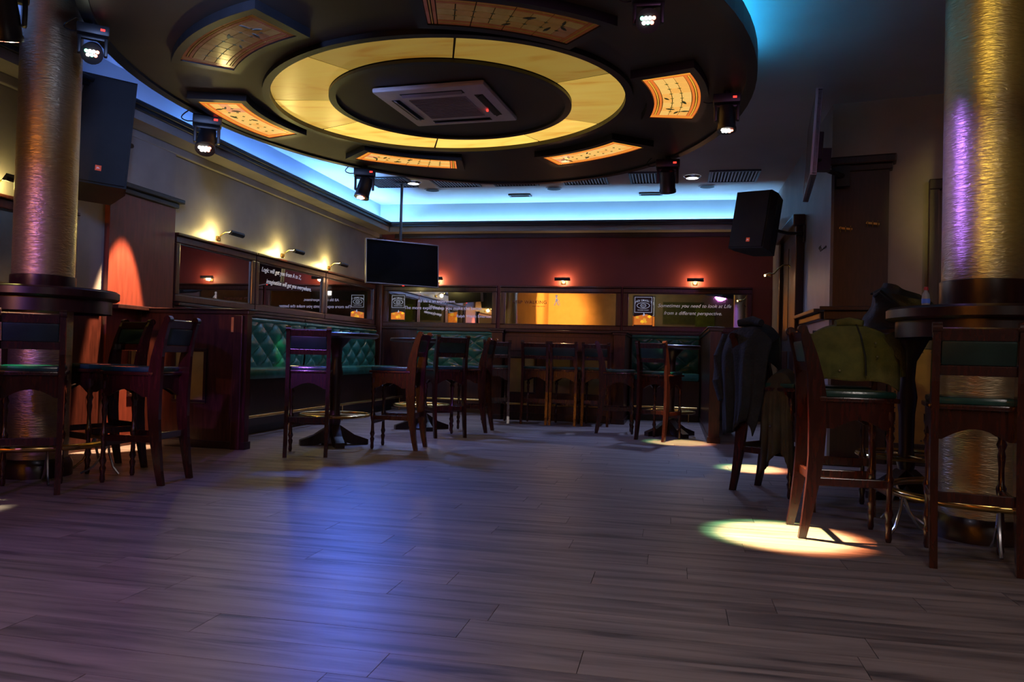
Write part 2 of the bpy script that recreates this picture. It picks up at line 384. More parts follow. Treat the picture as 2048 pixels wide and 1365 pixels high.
for i, a0 in enumerate(seams):
    a1 = seams[(i+1) % 8]; a1 = a1+360 if a1 <= a0 else a1
    n = 16; go, gi = [], []
    for k in range(n+1):
        th = radians(a0+.35+(a1-a0-.7)*k/n); ox, oy = -2.03, 6.705
        r = rad((-2.05, 6.70), 1.635, 1.462, radians(150.5), th, ox, oy); go.append((ox+r*cos(th), oy+r*sin(th)))
        r = rad((-2.01, 6.71), 1.085, 1.065, radians(150.5), th, ox, oy); gi.append((ox+r*cos(th), oy+r*sin(th)))
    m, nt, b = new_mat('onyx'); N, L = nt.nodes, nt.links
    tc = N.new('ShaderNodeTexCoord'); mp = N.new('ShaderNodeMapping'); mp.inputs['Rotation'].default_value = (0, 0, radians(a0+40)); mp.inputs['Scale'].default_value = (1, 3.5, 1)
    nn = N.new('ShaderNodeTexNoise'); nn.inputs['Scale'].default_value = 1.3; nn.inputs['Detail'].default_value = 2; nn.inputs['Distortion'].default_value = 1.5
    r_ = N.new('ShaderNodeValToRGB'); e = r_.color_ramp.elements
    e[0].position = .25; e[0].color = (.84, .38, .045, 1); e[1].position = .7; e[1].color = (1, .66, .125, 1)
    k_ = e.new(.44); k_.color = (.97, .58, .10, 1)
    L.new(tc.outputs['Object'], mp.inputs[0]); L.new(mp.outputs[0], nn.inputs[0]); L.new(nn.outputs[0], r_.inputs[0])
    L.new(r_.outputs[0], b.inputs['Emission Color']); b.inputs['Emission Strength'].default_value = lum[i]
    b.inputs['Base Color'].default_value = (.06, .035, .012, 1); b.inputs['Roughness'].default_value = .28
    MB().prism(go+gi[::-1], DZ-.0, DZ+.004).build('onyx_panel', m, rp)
MB().ring(RO(-.005), RI(.0), DZ+.005, DZ+.05).build('light_box', 'seam', rp)

# stained glass lights round the ring
GL = {}
for nm, c in dict(cream=(1, .57, .14), cream2=(1, .48, .10), orange=(.85, .20, .03), gold=(.85, .42, .04), green=(.08, .12, .02), dark=(.02, .03, .01), rose=(.85, .34, .14)).items():
    for k, es in (('lit', 1.0), ('mid', .62), ('off', .05)):
        GL[nm+k] = mat('stained_%s_%s' % (nm, k), tuple(x*(.55 if k == 'off' else .35) for x in c) if k != 'off' else tuple((.30*x+.12) for x in c), .15, var=.2, scale=9, emit=c, es=es*(.9 if nm != 'green' else .5))
GL_LABEL = [(178, 'lit', 'glowing stained glass ceiling light left of the amber ring'),
            (119, 'lit', 'glowing stained glass ceiling light above the corner television'),
            (56, 'lit', 'glowing stained glass ceiling light on the far right of the ring'),
            (-2, 'lit', 'glowing curved stained glass ceiling light right of the amber ring'),
            (-62, 'off', 'unlit stained glass ceiling light nearest the camera above the ring'),
            (-124, 'off', 'unlit stained glass ceiling light at the near left of the ring')]
def sector(r0, r1, a0, a1, n=6):
    o = [(r1*cos(a0+(a1-a0)*k/n), r1*sin(a0+(a1-a0)*k/n)) for k in range(n+1)]
    i = [(r0*cos(a0+(a1-a0)*k/n), r0*sin(a0+(a1-a0)*k/n)) for k in range(n+1)]
    return o+i[::-1]
def sector_frame(r0, r1, a0, a1, wd, wa, n=12):
    def loop(q0, q1, b0, b1): return sector(q0, q1, b0, b1, n)
    return loop(r0-wd, r1+wd, a0-wa, a1+wa), loop(r0, r1, a0, a1)
rng = random.Random(3)
H = radians(15.6); R0, R1 = 1.83, 2.22
mesh_cache = {}
for deg, st, lb in GL_LABEL:
    t = empty('stained_glass_light', (-2.05, 6.72, DZ), radians(deg)); tag(t, lb, 'ceiling light', 'stained glass ceiling lights')
    # trim frame boards standing proud of the oval, panes inside it
    o, i = sector_frame(R0, R1, -H, H, .060, radians(2.2)); MB().ring(o, i, -.066, -.002).build('frame', 'black', t, smooth=False)
    o, i = sector_frame(R0+.008, R1-.008, -H+.004, H-.004, .006, .004)
    def pane(r0, r1, a0, a1, m, z=-.058):
        g = .0036; key = (round(r0, 4), round(r1, 4), round(a0, 4), round(a1, 4))
        if key in mesh_cache:
            ob = bpy.data.objects.new('pane', mesh_cache[key].copy()); ob.data.materials.clear(); ob.data.materials.append(GL[m+st]); COL.objects.link(ob); ob.parent = t
        else:
            ob = MB().prism(sector(r0+g, r1-g, a0+g/r0, a1-g/r0, 3), z, z+.006).build('pane', GL[m+st], t); mesh_cache[key] = ob.data
        return ob
    MB().prism(sector(R0, R1, -H, H, 12), -.050, -.040).build('lead_backing', 'seam', t)
    bw = .028; ba = bw/2.0
    rr = [R0, R0+bw, R0+1.6*bw, R0+2.6*bw]; ri = [R1-2.6*bw, R1-1.6*bw, R1-bw, R1]
    for (r0, r1, cc) in ((rr[0], rr[1], 'orange'), (rr[1], rr[2], 'gold'), (rr[2], rr[3], 'orange'), (ri[0], ri[1], 'orange'), (ri[1], ri[2], 'gold'), (ri[2], ri[3], 'orange')):
        for k in range(4):
            a0 = -H+2.6*ba+(2*H-5.2*ba)*k/4; a1 = -H+2.6*ba+(2*H-5.2*ba)*(k+1)/4; pane(r0, r1, a0, a1, cc)
    for sg in (-1, 1):
        for (q0, q1, cc) in ((0, 1, 'orange'), (1, 1.6, 'gold'), (1.6, 2.6, 'orange')):
            a0 = sg*(H-q0*ba); a1 = sg*(H-q1*ba); pane(R0, R1, min(a0, a1), max(a0, a1), cc)
    nr, na = 3, 8; r0_, r1_ = rr[3], ri[0]; A = H-2.6*ba
    for k in range(na):
        for j in range(nr):
            c = rng.choice(['cream', 'cream', 'cream2', 'cream'])
            if k > 5 and rng.random() < .45: c = rng.choice(['rose', 'cream2', 'rose'])
            pane(r0_+(r1_-r0_)*j/nr, r0_+(r1_-r0_)*(j+1)/nr, -A+2*A*k/na, -A+2*A*(k+1)/na, c)
    # dark green leaves and star joints laid over the panes
    lv = MB()
    for (fr, fa, L_, an) in ((.3, .80, .055, .4), (.75, .62, .06, 1.2), (.55, .9, .05, 2.2), (.15, .5, .045, .9), (.85, .86, .05, 0)):
        r = r0_+(r1_-r0_)*fr; a = -A+2*A*fa; cx, cy = r*cos(a), r*sin(a); L_ *= .72
        pts = [(cx+L_*u*cos(an)-v*L_*sin(an), cy+L_*u*sin(an)+v*L_*cos(an)) for u, v in ((-1, 0), (-.3, .3), (.4, .28), (1, 0), (.35, -.2), (-.3, -.26))]
        MB().prism(pts, -.064, -.0585).build('leaf_glass', GL['dark'+st], t)
    sj = MB()
    for k in range(1, na):
        for j in range(1, nr):
            r = r0_+(r1_-r0_)*j/nr; a = -A+2*A*k/na; cx, cy = r*cos(a), r*sin(a)
            sj.prism([(cx+(.015 if q % 2 == 0 else .005)*cos(q*pi/4), cy+(.015 if q % 2 == 0 else .005)*sin(q*pi/4)) for q in range(8)], -.062, -.0585)
    tag(sj.build('star_joint', GL['green'+st], t), kind='stuff')

# LED strip on top of the oval's right rim
ls = MB(); e0 = ell(DC, 2.38, 3.16, 0, 40, radians(-75), radians(2), False); e1 = ell(DC, 2.35, 3.13, 0, 40, radians(-75), radians(2), False)
ls.prism(e0+e1[::-1], DZ+.101, DZ+.113)
tag(ls.build('led_strip', 'ledcyan2'), 'cyan LED strip on the right rim of the oval ceiling', 'light strip', 'led strips in the ceiling coves')

# air conditioner cassette
ac = empty('air_conditioner', (-2.02, 6.645, DZ-.01), radians(-4.5)); tag(ac, 'off white square cassette air conditioner inside the amber ring', 'air conditioner')
MB().box((0, 0, -.03), (1.0, 1.0, .045), bev=.03).build('fascia', 'white', ac, smooth=True)
g = MB().box((0, 0, -.056), (.52, .52, .008)).build('intake_grille', 'whitegr', ac)
s = MB()
for k in range(16): s.box((0, -.24+k*.032, -.062), (.5, .008, .006))
tag(s.build('grille_bar', 'whitegr', ac), kind='stuff')
for k in range(4):
    a = k*pi/2; lo = MB(); lo.X = Matrix.Rotation(a, 4, 'Z'); lo.box((0, .38, -.0535), (.56, .075, .004)); sl = lo.build('air_slot', 'black', ac)
    lv = MB(); lv.X = Matrix.Rotation(a, 4, 'Z'); lv.box((0, .385, -.062), (.54, .035, .006), (radians(25), 0, 0)); lv.build('louvre', 'whitegr' if k != 3 else 'black', ac)
MB().lathe([(.010, -.070), (.010, -.056)], 10, (.33, .12, 0)).build('indicator', 'redled', ac)

# square ceiling grilles, small vents, speakers and downlights
def grille(x, y, s, n, name, lb, grp, m='black'):
    t = empty(name, (x, y, ZC)); tag(t, lb, 'vent', grp)
    MB().box((0, 0, -.004), (s-.04, s-.04 if n > 5 else .10, .006)).build('backing', 'seam', t)
    f = MB(); h = s/2; d = h if n > 5 else .08
    f.b2(-h, h, -d, -d+.03, -.022, -.001).b2(-h, h, d-.03, d, -.022, -.001).b2(-h, -h+.03, -d+.03, d-.03, -.022, -.001).b2(h-.03, h, -d+.03, d-.03, -.022, -.001)
    f.build('frame', m, t)
    for k in range(n):
        if n > 5: MB().box((-h+.05+(s-.1)*k/(n-1), 0, -.012), (.016, s-.07, .012), (0, .5, 0)).build('slat', 'silver', t)
        else: MB().box((0, -.04+.08*k/(n-1), -.012), (s-.07, .010, .010), (.5, 0, 0)).build('slat', 'silver', t)
gp = [(-4.30, 11.25, 'far left of the row beside the corner'), (-3.30, 11.3, 'second from the left beside the downlight'), (-2.40, 11.3, 'third, just behind the oval rim'),
      (-1.35, 11.3, 'fourth from the left'), (-.35, 11.3, 'fifth, above the small red-lit stage lamp'), (.75, 11.3, 'far right, near the speaker')]
for x, y, lb in gp: grille(x, y, .68, 14, 'ceiling_grille', 'dark square slatted ceiling grille, '+lb, 'square ceiling grilles at the rear')
grille(-2.5, 12.35, .36, 4, 'ceiling_vent', 'small rectangular vent near the cyan cove, left one', 'small vents near the back cove')
grille(-.42, 12.4, .36, 4, 'ceiling_vent', 'small rectangular vent near the cyan cove, right one', 'small vents near the back cove')
for x, y, lb in ((-3.82, 11.85, 'left, beside the television pole'), (-1.88, 11.9, 'middle of the rear ceiling'), (.42, 11.95, 'right, near the hanging black speaker')):
    t = empty('ceiling_speaker', (x, y, ZC)); tag(t, 'round flush ceiling speaker, '+lb, 'speaker', 'round speakers in the rear ceiling')
    MB().lathe([(.12, -.012), (.13, -.001)], 24).build('ring', 'silver', t, smooth=True)
    MB().lathe([(.105, -.016), (.10, -.0121)], 24).build('mesh_cover', 'blackm', t)
for x, y, lb in ((-3.95, 11.3, 'left downlight glowing white by the television pole'), (.19, 11.3, 'right downlight glowing white near the black speaker')):
    t = empty('downlight', (x, y, ZC)); tag(t, 'round '+lb, 'ceiling light', 'round downlights in the rear ceiling')
    MB().lathe([(.085, -.03), (.12, -.002)], 24, cap=False).build('trim_ring', 'chrome', t, smooth=True)
    MB().lathe([(.086, -.026), (.086, -.004)], 24).build('lens', 'downl', t)
    d = spot((x, y, ZC-.06), (x, y-1.2, 0), (.38, .50, 1), 300, 90, .9, .08)

# ------------------------------------------------------------------ moving head stage lamps
def moving_head(x, y, tgt, lb, lens='lens', zt=DZ, sc=1.0, disp=-1):
    t = empty('stage_light', (x, y, zt), atan2(y, x)-pi/2); tag(t, lb, 'stage light', 'moving head lamps around the oval ceiling')
    t.scale = (sc,)*3
    R = Matrix.Rotation(-(atan2(y, x)-pi/2), 3, 'Z'); d = (R @ (Vector(tgt)-Vector((x, y, zt-.28*sc)))).normalized()
    MB().cyl((0, 0, 0), (0, 0, -.05), .035).build('clamp', 'black', t)
    MB().box((0, 0, -.09), (.26, .18, .09), bev=.015).build('base', 'black', t, smooth=True)
    MB().box((.075, -.0915, -.09), (.035, .006, .018)).build('display', 'redled', t)
    MB().box((0, 0, -.15), (.24, .05, .03), bev=.01).box((-.105, 0, -.22), (.03, .06, .16), bev=.01).box((.105, 0, -.22), (.03, .06, .16), bev=.01).build('yoke', 'black', t, smooth=True)
    q = d.to_track_quat('Z', 'Y').to_matrix()
    hd = MB().lathe([(.05, -.13), (.078, -.11), (.085, 0), (.085, .09), (.092, .10), (.092, .13)], 20, (0, 0, -.27), q).build('lamp_head', 'black', t, smooth=True)
    for k, (u, v, m) in enumerate(((-.044, .02, lens), (-.015, .02, 'lens'), (.015, .02, 'lens'), (.044, .02, 'lensr'), (-.03, -.012, 'lens'), (0, -.012, lens), (.03, -.012, 'lensr'))):
        MB().lathe([(.015, .130), (.013, .138)], 10, Vector((0, 0, -.27))+q @ Vector((u, v, 0)), q).build('led_lens', m, hd)
    pts = [(-.13+.0, .05, -.09)]+[(-.14-.09*sin(pi*k/8), .05, -.10+.13*(k/8)-.03*sin(pi*k/8)) for k in range(1, 9)]
    MB().tube(pts, .006, 6).build('safety_cable', 'black', t, smooth=True)
moving_head(-4.02, 4.70, (-2.2, 2.4, 1.6), 'blazing white stage lamp at far left beside the big speaker', 'lensg', sc=.78)
moving_head(-4.42, 6.68, (-3.6, 4.8, 0), 'stage lamp hanging left of the ring, white LEDs pointing down', 'lens')
moving_head(-3.72, 8.86, (-4.2, 8.2, 0), 'stage lamp above the corner television, head turned down', 'lens')
moving_head(-.12, 8.80, (.0, 10.2, 0), 'stage lamp at the far right rim with red display', 'lens')
moving_head(.38, 6.70, (.45, 6.3, 0), 'stage lamp at the right rim with thin strip of lit LEDs', 'lens', sc=.85)
moving_head(-.20, 4.74, (-.1, 1.2, 1.4), 'dazzling white and green stage lamp at top right', 'lensg', sc=.78)
moving_head(-4.05, 4.0, (-4.6, 5.2, 0), 'dark stage lamp cut by the top edge beside the left column', 'lensr')

# ------------------------------------------------------------------ columns with round shelf tables
def column(x, y, r, lb, rt, zt, lbt):
    t = empty('column', (x, y, 0)); tag(t, lb, 'column', 'beaten metal columns')
    MB().lathe([(r, 1.42), (r, ZC-.001)], 48, cap=False).lathe([(r, .12), (r, zt-.12)], 48, cap=False).build('metal_cladding', 'column', t, smooth=True)
    MB().lathe([(r+.006, zt+.045), (r+.01, zt+.06), (r+.01, 1.43), (r+.002, 1.435)], 48).build('collar', 'mahog_dark', t, smooth=True)
    MB().lathe([(r+.03, 0), (r+.03, .09), (r+.008, .13)], 48).build('plinth', 'mahog_dark', t, smooth=True)
    s = empty('column_table', (x, y, 0)); tag(s, lbt, 'table', 'round shelf tables on the columns')
    MB().lathe([(r+.012, zt-.035), (rt-.02, zt-.035), (rt, zt-.02), (rt, zt+.025), (rt-.02, zt+.04), (r+.012, zt+.04)], 64, cap=False).build('tabletop', 'mahog_dark', s, smooth=True)
    MB().lathe([(rt-.05, zt-.13), (rt-.05, zt-.036)], 64, cap=False).lathe([(rt-.07, zt-.036), (rt-.07, zt-.13)], 64, cap=False).build('apron', 'mahog_dark', s, smooth=True)
    fr = MB().tube([((rt-.02)*cos(2*pi*k/48), (rt-.02)*sin(2*pi*k/48), .24) for k in range(48)], .022, 10, closed=True).build('foot_rail', 'brass', s, smooth=True)
    for k in range(6):
        a = 2*pi*k/6+.35; c, n = cos(a), sin(a)
        br = MB()
        br.tube([((rt-.02)*c, (rt-.02)*n, .24), ((rt-.01)*c, (rt-.01)*n, .16), ((rt+.02)*c, (rt+.02)*n, .06), ((rt+.06)*c, (rt+.06)*n, .008)], .009, 6)
        br.tube([((rt-.02)*c, (rt-.02)*n, .24), ((rt-.06)*c, (rt-.06)*n, .14), ((rt-.12)*c, (rt-.12)*n, .06), ((rt-.2)*c, (rt-.2)*n, .012)], .009, 6)
        br.build('bracket', 'chrome', s, smooth=True)
column(-4.48, 4.84, .20, 'beaten metal column at the left with orange and blue glints', .50, 1.30, 'round dark shelf table with brass foot rail around the left column')
column(1.70, 4.85, .215, 'gold beaten metal column at the right edge', .50, 1.24, 'round dark shelf table with brass foot rail around the right column')

# ------------------------------------------------------------------ bar chairs
def turned(x, y):
    prof = [(.011, 0), (.016, .02), (.013, .06), (.019, .10), (.012, .12), (.021, .15), (.014, .18), (.012, .26), (.018, .30), (.022, .34), (.013, .36), (.012, .44), (.017, .50),
            (.013, .53), (.022, .56), (.014, .585), (.021, .61), (.014, .63), (.022, .66), (.022, .70)]
    return MB().lathe([(r*1.15, z) for r, z in prof], 12, (x, y, 0))
def rear_leg(sx):
    P = [(0, -.255, .020), (.10, -.235, .024), (.30, -.205, .034), (.45, -.19, .040), (.62, -.185, .046), (.78, -.19, .046), (.88, -.20, .040), (1.0, -.225, .032), (1.10, -.255, .025), (1.135, -.27, .022)]
    b = MB(); w = .017
    pts = [(y-h, z) for z, y, h in P]+[(y+h, z) for z, y, h in reversed(P)]
    b.prism(pts, sx-w, sx+w, 'x')
    b.cyl((sx-w-.004, -.272, 1.135), (sx+w+.004, -.272, 1.135), .025, 16)
    return b
def make_chair():
    t = empty('bar_chair')
    for sx in (-.175, .175): rear_leg(sx).build('rear_leg', 'chairwood', t)
    for sx in (-.165, .165): turned(sx, .19).build('front_leg', 'chairwood', t, smooth=True)
    ap = MB()
    n = 10
    for (y0, y1) in ((.185, .205), (-.16, -.14)):
        arch = [(-.175, .745), (.175, .745), (.175, .60)]+[(.14-.28*k/n, .60+.055*sin(pi*k/n)) for k in range(n+1)]+[(-.175, .60)]
        ap.prism(arch, y0, y1, 'y')
    for sx in (-1, 1):
        arch = [(-.14, .745), (.185, .745), (.185, .60)]+[(.15-.25*k/n, .60+.05*sin(pi*k/n)) for k in range(n+1)]+[(-.14, .60)]
        ap.prism(arch, sx*.175-.010, sx*.175+.010, 'x')
    ap.build('apron', 'chairwood', t)
    MB().box((0, .025, .758), (.40, .41, .026), bev=.008).build('seat_frame', 'chairwood', t, smooth=True)
    MB().box((0, .03, .787), (.37, .375, .036), bev=.017).build('seat_cushion', 'seat', t, smooth=True)
    MB().box((0, -.247, 1.105), (.32, .034, .06), (radians(14), 0, 0), bev=.006).build('top_rail', 'chairwood', t)
    MB().box((0, -.216, .935), (.32, .026, .05), (radians(10), 0, 0), bev=.005).build('lower_rail', 'chairwood', t)
    MB().box((0, -.231, 1.018), (.31, .036, .118), (radians(12), 0, 0), bev=.012).build('back_pad', 'dleather', t, smooth=True)
    MB().box((0, -.20, .33), (.32, .024, .05), bev=.004).build('stretcher', 'chairwood', t)
    MB().box((0, .19, .27), (.31, .03, .045), bev=.006).build('footrest', 'chairwood', t)
    for sx in (-.170, .170): MB().box((sx, 0, .31), (.022, .36, .045), bev=.004).build('stretcher', 'chairwood', t)
    return t
proto = make_chair(); used = [False]
def chair(mx, my, fx, fy, lb, grp='high bar chairs with green leather seats'):
    global proto
    L_ = hypot(fx, fy); fx /= L_; fy /= L_
    o = copy_tree(proto) if used[0] else proto; used[0] = True
    o.location = (mx+.245*fx, my+.245*fy, 0); o.rotation_euler = (0, 0, atan2(-fx, fy))
    tag(o, lb, 'chair', grp)
    return o
chair(-3.92, 4.15, -.62, .78, 'bar chair cut by the left edge, back to the camera, green-lit seat')
chair(-3.42, 4.92, -.99, -.06, 'bar chair with violet-lit tall rear post beside the left column table')
chair(-4.20, 5.47, -.35, -.94, 'bar chair behind the violet-lit one, before the red-lit pilaster')
chair(-3.18, 6.43, -.39, .92, 'bar chair with back to camera before the left booth bench')
chair(-2.45, 7.42, -1, -.05, 'bar chair in profile facing left in the middle of the left group')
chair(-2.46, 8.52, -.57, .82, 'dark bar chair behind the profile chair, back to the camera')
chair(-2.23, 9.42, -1, 0, 'dark bar chair furthest right at the second left table, in profile')
chair(-2.42, 10.62, -.3, 1, 'shadowy bar chair beside the dark booth pillar')
chair(-1.90, 10.72, 0, 1, 'leftmost of the three chairs facing the panelled counter')
chair(-1.50, 10.72, .03, 1, 'middle of the three chairs facing the panelled counter')
chair(-1.06, 10.80, 0, 1, 'rightmost of the three chairs facing the panelled counter')
chair(-.95, 10.02, 1, .1, 'bar chair facing right with blue-lit seat before the counter chairs')
chair(-.26, 9.24, .42, .9, 'red-lit bar chair standing in the far light pool')
chair(.70, 4.68, .99, .04, 'red-edged bar chair standing in the near light pool at right')
chair(1.06, 5.30, .1, 1, 'bar chair hidden under the olive jacket')
chair(.55, 6.14, .81, -.59, 'bar chair hidden under the navy jacket')
chair(1.39, 4.02, .2, .98, 'foreground bar chair at the right edge before the gold column')

# ------------------------------------------------------------------ round pedestal tables
def table(x, y, lb, r=.42, zt=1.11):
    t = empty('bar_table', (x, y, 0)); tag(t, lb, 'table', 'round pedestal bar tables')
    MB().lathe([(r-.03, zt-.03), (r, zt-.015), (r, zt+.01), (r-.012, zt+.02)], 48).build('tabletop', 'mahog_dark', t, smooth=True)
    MB().lathe([(.13, 0), (.13, .02), (.09, .06), (.055, .10), (.05, .18), (.065, .25), (.05, .34), (.055, .60), (.07, .72), (.05, .85), (.06, .98), (.15, zt-.03)], 20).build('pedestal', 'mahog_dark', t, smooth=True)
    for k in range(4):
        a = k*pi/2+.6; b = MB(); b.X = Matrix.Rotation(a, 4, 'Z')
        b.prism([(.05, .20), (.05, .04), (.20, .0), (.34, .0), (.34, .05), (.20, .10)], -.045, .045, 'y'); b.build('foot', 'mahog_dark', t)
    rr = r*.82
    MB().tube([(rr*cos(2*pi*k/36), rr*sin(2*pi*k/36), .30) for k in range(36)], .016, 8, closed=True).build('foot_rail', 'brass', t, smooth=True)
    for k in range(4):
        a = k*pi/2+.2; MB().cyl((.05*cos(a), .05*sin(a), .30), (rr*cos(a), rr*sin(a), .30), .010, 8).build('spoke', 'brass', t, smooth=True)
table(-3.36, 7.42, 'round bar table with brass foot rail before the left booth')
table(-3.08, 9.38, 'round dark bar table behind the profile chair, deeper left')
table(-.04, 9.98, 'round bar table with brass foot rail beside the far light pool', .36)
table(1.66, 6.16, 'tall dark table under the black bag at right', .40, 1.19)

# ------------------------------------------------------------------ left pilaster, wainscot, booth partitions and benches
def frame_panel(parent, w, h, m, fm='mahog_dark', t=.03, name='inset_panel', studs=False, d=.02):
    """in a local frame: x across, z up, y out towards -y"""
    p = MB().box((0, -.004, 0), (w, .008, h)).build(name, m, parent)
    f = MB(); a, b = w/2, h/2
    f.b2(-a-t, a+t, -d, 0, b, b+t, .004).b2(-a-t, a+t, -d, 0, -b-t, -b, .004).b2(-a-t, -a, -d, 0, -b, b, .004).b2(a, a+t, -d, 0, -b, b, .004)
    f.build('panel_frame', fm, p)
    if studs:
        s = MB(); nx, nz = max(3, int(w/.08)), max(3, int(h/.08))
        for k in range(nx+1):
            for z in (-1, 1): s.lathe([(.009, 0), (.006, .007)], 8, (-a+.03+(w-.06)*k/nx, -.008, z*(b-.03)), Matrix.Rotation(pi/2, 3, 'X'))
        for k in range(1, nz):
            for x in (-1, 1): s.lathe([(.009, 0), (.006, .007)], 8, (x*(a-.03), -.008, -b+.03+(h-.06)*k/nz), Matrix.Rotation(pi/2, 3, 'X'))
        tag(s.build('stud', 'black', p), kind='stuff')
    return p
pil = empty('pilaster', (-5.095, 6.73, 0), pi/2); tag(pil, 'mahogany pilaster with cornice raked by an orange beam at left', 'pilaster')
# local x -> world y, local -y -> world +x
MB().b2(-.48, .47, 0, .055, 0, 2.38).build('mahogany_body', 'redwood', pil)
MB().b2(-.50, .49, -.03, .055, 2.38, 2.43, .008).b2(-.54, .53, -.07, .055, 2.43, 2.475, .008).build('cornice', 'black', pil)
MB().b2(-.46, .45, .0, .055, 2.475, 2.94).build('plaster_top', 'plaster', pil)
MB().b2(-.50, .49, -.03, .055, 0, .10, .006).build('base_board', 'mahog', pil)
p = frame_panel(pil, .34, .62, 'tan'); p.location = (.02, 0, .80)
MB().b2(-.50, .60, -.14, -.0, 1.285, 1.325, .006).build('ledge', 'mahog_dark', pil)

for a, b, lb in ((2.0, 6.20, 'dark mahogany wainscot behind the left column'), (7.25, YB-.25, 'dark mahogany wainscot behind the left wall benches')):
    wn = empty('wainscot', (XL, 0, 0)); tag(wn, lb, 'wall panelling')
    MB().b2(0, .04, a, b, 0, 1.38).build('board', 'mahog', wn)
    MB().b2(0, .10, a, b, 1.38, 1.41, .006).build('cap_rail', 'mahog_dark', wn)
wb = empty('wainscot', (0, YB, 0)); tag(wb, 'dark mahogany wainscot under the mirrors on the red wall', 'wall panelling')
MB().b2(XL+.12, XR-.02, -.04, 0, 0, 1.36).build('board', 'mahog', wb)
MB().b2(XL+.12, XR-.02, -.10, 0, 1.36, 1.40, .006).build('cap_rail', 'mahog_dark', wb)

def partition(name, x0, x1, y0, y1, h, lb, cat='partition', m='mahog'):
    t = empty(name, ((x0+x1)/2, (y0+y1)/2, 0)); tag(t, lb, cat); a, b = (x1-x0)/2, (y1-y0)/2
    MB().b2(-a, a, -b, b, .06, h-.05).build('board', m, t)
    MB().b2(-a-.02, a+.02, -b-.02, b+.02, h-.05, h-.015, .006).b2(-a-.035, a+.035, -b-.035, b+.035, h-.015, h, .005).build('cap_rail', 'mahog_dark', t)
    MB().b2(-a-.015, a+.015, -b-.015, b+.015, 0, .07, .004).build('skirting', 'mahog_dark', t)
    return t
pt = partition('booth_partition', -5.06, -3.93, 6.66+.46, 6.66+.54, 1.32, 'mahogany booth end partition with tan inset panel at left')
pt.location.y = 6.72
pt2 = empty('tmp'); bpy.data.objects.remove(pt2)
p = frame_panel(pt, .30, .46, 'tan'); p.location = (-.02, -.04, .68)
p = MB().b2(-.055, .055, -.012, 0, -.07, .07).build('end_inset', 'orange_panel', pt, loc=(.46, -.041, 1.17))
MB().b2(-.09, .0, -.05, .0, 0, 1.26, .006).build('corner_post', 'mahog', pt, loc=(.535, -.03, 0))

def tuft(w, h, cols, rows, m, name, parent, bulge=.045):
    """buttoned upholstery in local x (width) / z (height), facing -y"""
    nx, nz = cols*8, rows*8; vs, fs = [], []
    for j in range(nz+1):
        for i in range(nx+1):
            u, v = i/8, j/8
            a, b = (u+v), (u-v)      # diamonds
            d = abs(sin(pi*(a)/1.0*.5))*abs(sin(pi*(b)/1.0*.5))
            c = max(abs(cos(pi*a*.5)), 0)*max(abs(cos(pi*b*.5)), 0)
            y = -bulge*(min(abs(sin(pi*a*.5)), 1)**.45)*(min(abs(sin(pi*b*.5)), 1)**.45)
            e = min(i, nx-i, 4)/4*min(j, nz-j, 4)/4
            vs.append((w*(i/nx-.5), y*(.4+.6*e)-.004, h*j/nz))
    for j in range(nz):
        for i in range(nx): fs.append((j*(nx+1)+i, j*(nx+1)+i+1, (j+1)*(nx+1)+i+1, (j+1)*(nx+1)+i))
    o = MB().add(vs, fs).build(name, m, parent, smooth=True)
    for pl in o.data.polygons: pl.use_smooth = True
    bt = MB()
    for j in range(1, rows):
        for i in range(1, cols):
            if (i+j) % 2 == 0: bt.lathe([(.010, 0), (.008, .006), (.003, .009)], 8, (w*(i/cols-.5), -.002, h*j/rows), Matrix.Rotation(pi/2, 3, 'X'))
    tag(bt.build('button', m, o, smooth=True), kind='stuff')
    return o
def bench(x, y, rz, w, lb, cols, dep=.50, zs=.73, ht=.60):
    """origin on floor at the middle of the back plane, faces local -y"""
    t = empty('booth_bench', (x, y, 0), rz); tag(t, lb, 'bench', 'green buttoned leather booth benches')
    MB().b2(-w/2, w/2, -dep+.05, -.02, .10, zs-.12).build('base_box', 'mahog_dark', t)
    MB().b2(-w/2, w/2, -dep+.12, -.02, 0, .10).build('toe_kick', 'black', t)
    MB().b2(-w/2, w/2, -dep, -.05, zs-.12, zs, .04).build('seat_cushion', 'leather', t, smooth=True)
    MB().b2(-w/2, w/2, -.05, .02, zs-.12, zs+ht-.02).build('back_board', 'mahog_dark', t)
    o = tuft(w-.02, ht-.04, cols, 4, 'leather', 'buttoned_back', t); o.location = (0, -.052, zs-.01)
    MB().tube([(-w/2, -.055, zs+ht-.04), (w/2, -.055, zs+ht-.04)], .03, 10).build('top_roll', 'leather', t, smooth=True)
    MB().b2(-w/2, w/2, -.07, .03, zs+ht, zs+ht+.03, .006).build('cap_rail', 'mahog_dark', t)
    MB().tube([(-w/2+.03, -dep-.07, .22), (w/2-.03, -dep-.07, .22)], .018, 10).build('foot_rail', 'brass', t, smooth=True)
    for k in range(max(2, int(w/.7))):
        xx = -w/2+.15+(w-.3)*k/(max(2, int(w/.7))-1); MB().tube([(xx, -dep+.04, .22), (xx, -dep-.07, .22)], .010, 6).tube([(xx, -dep-.07, .22), (xx, -dep-.07, .004)], .009, 6).build('bracket', 'brass', t)
    return t
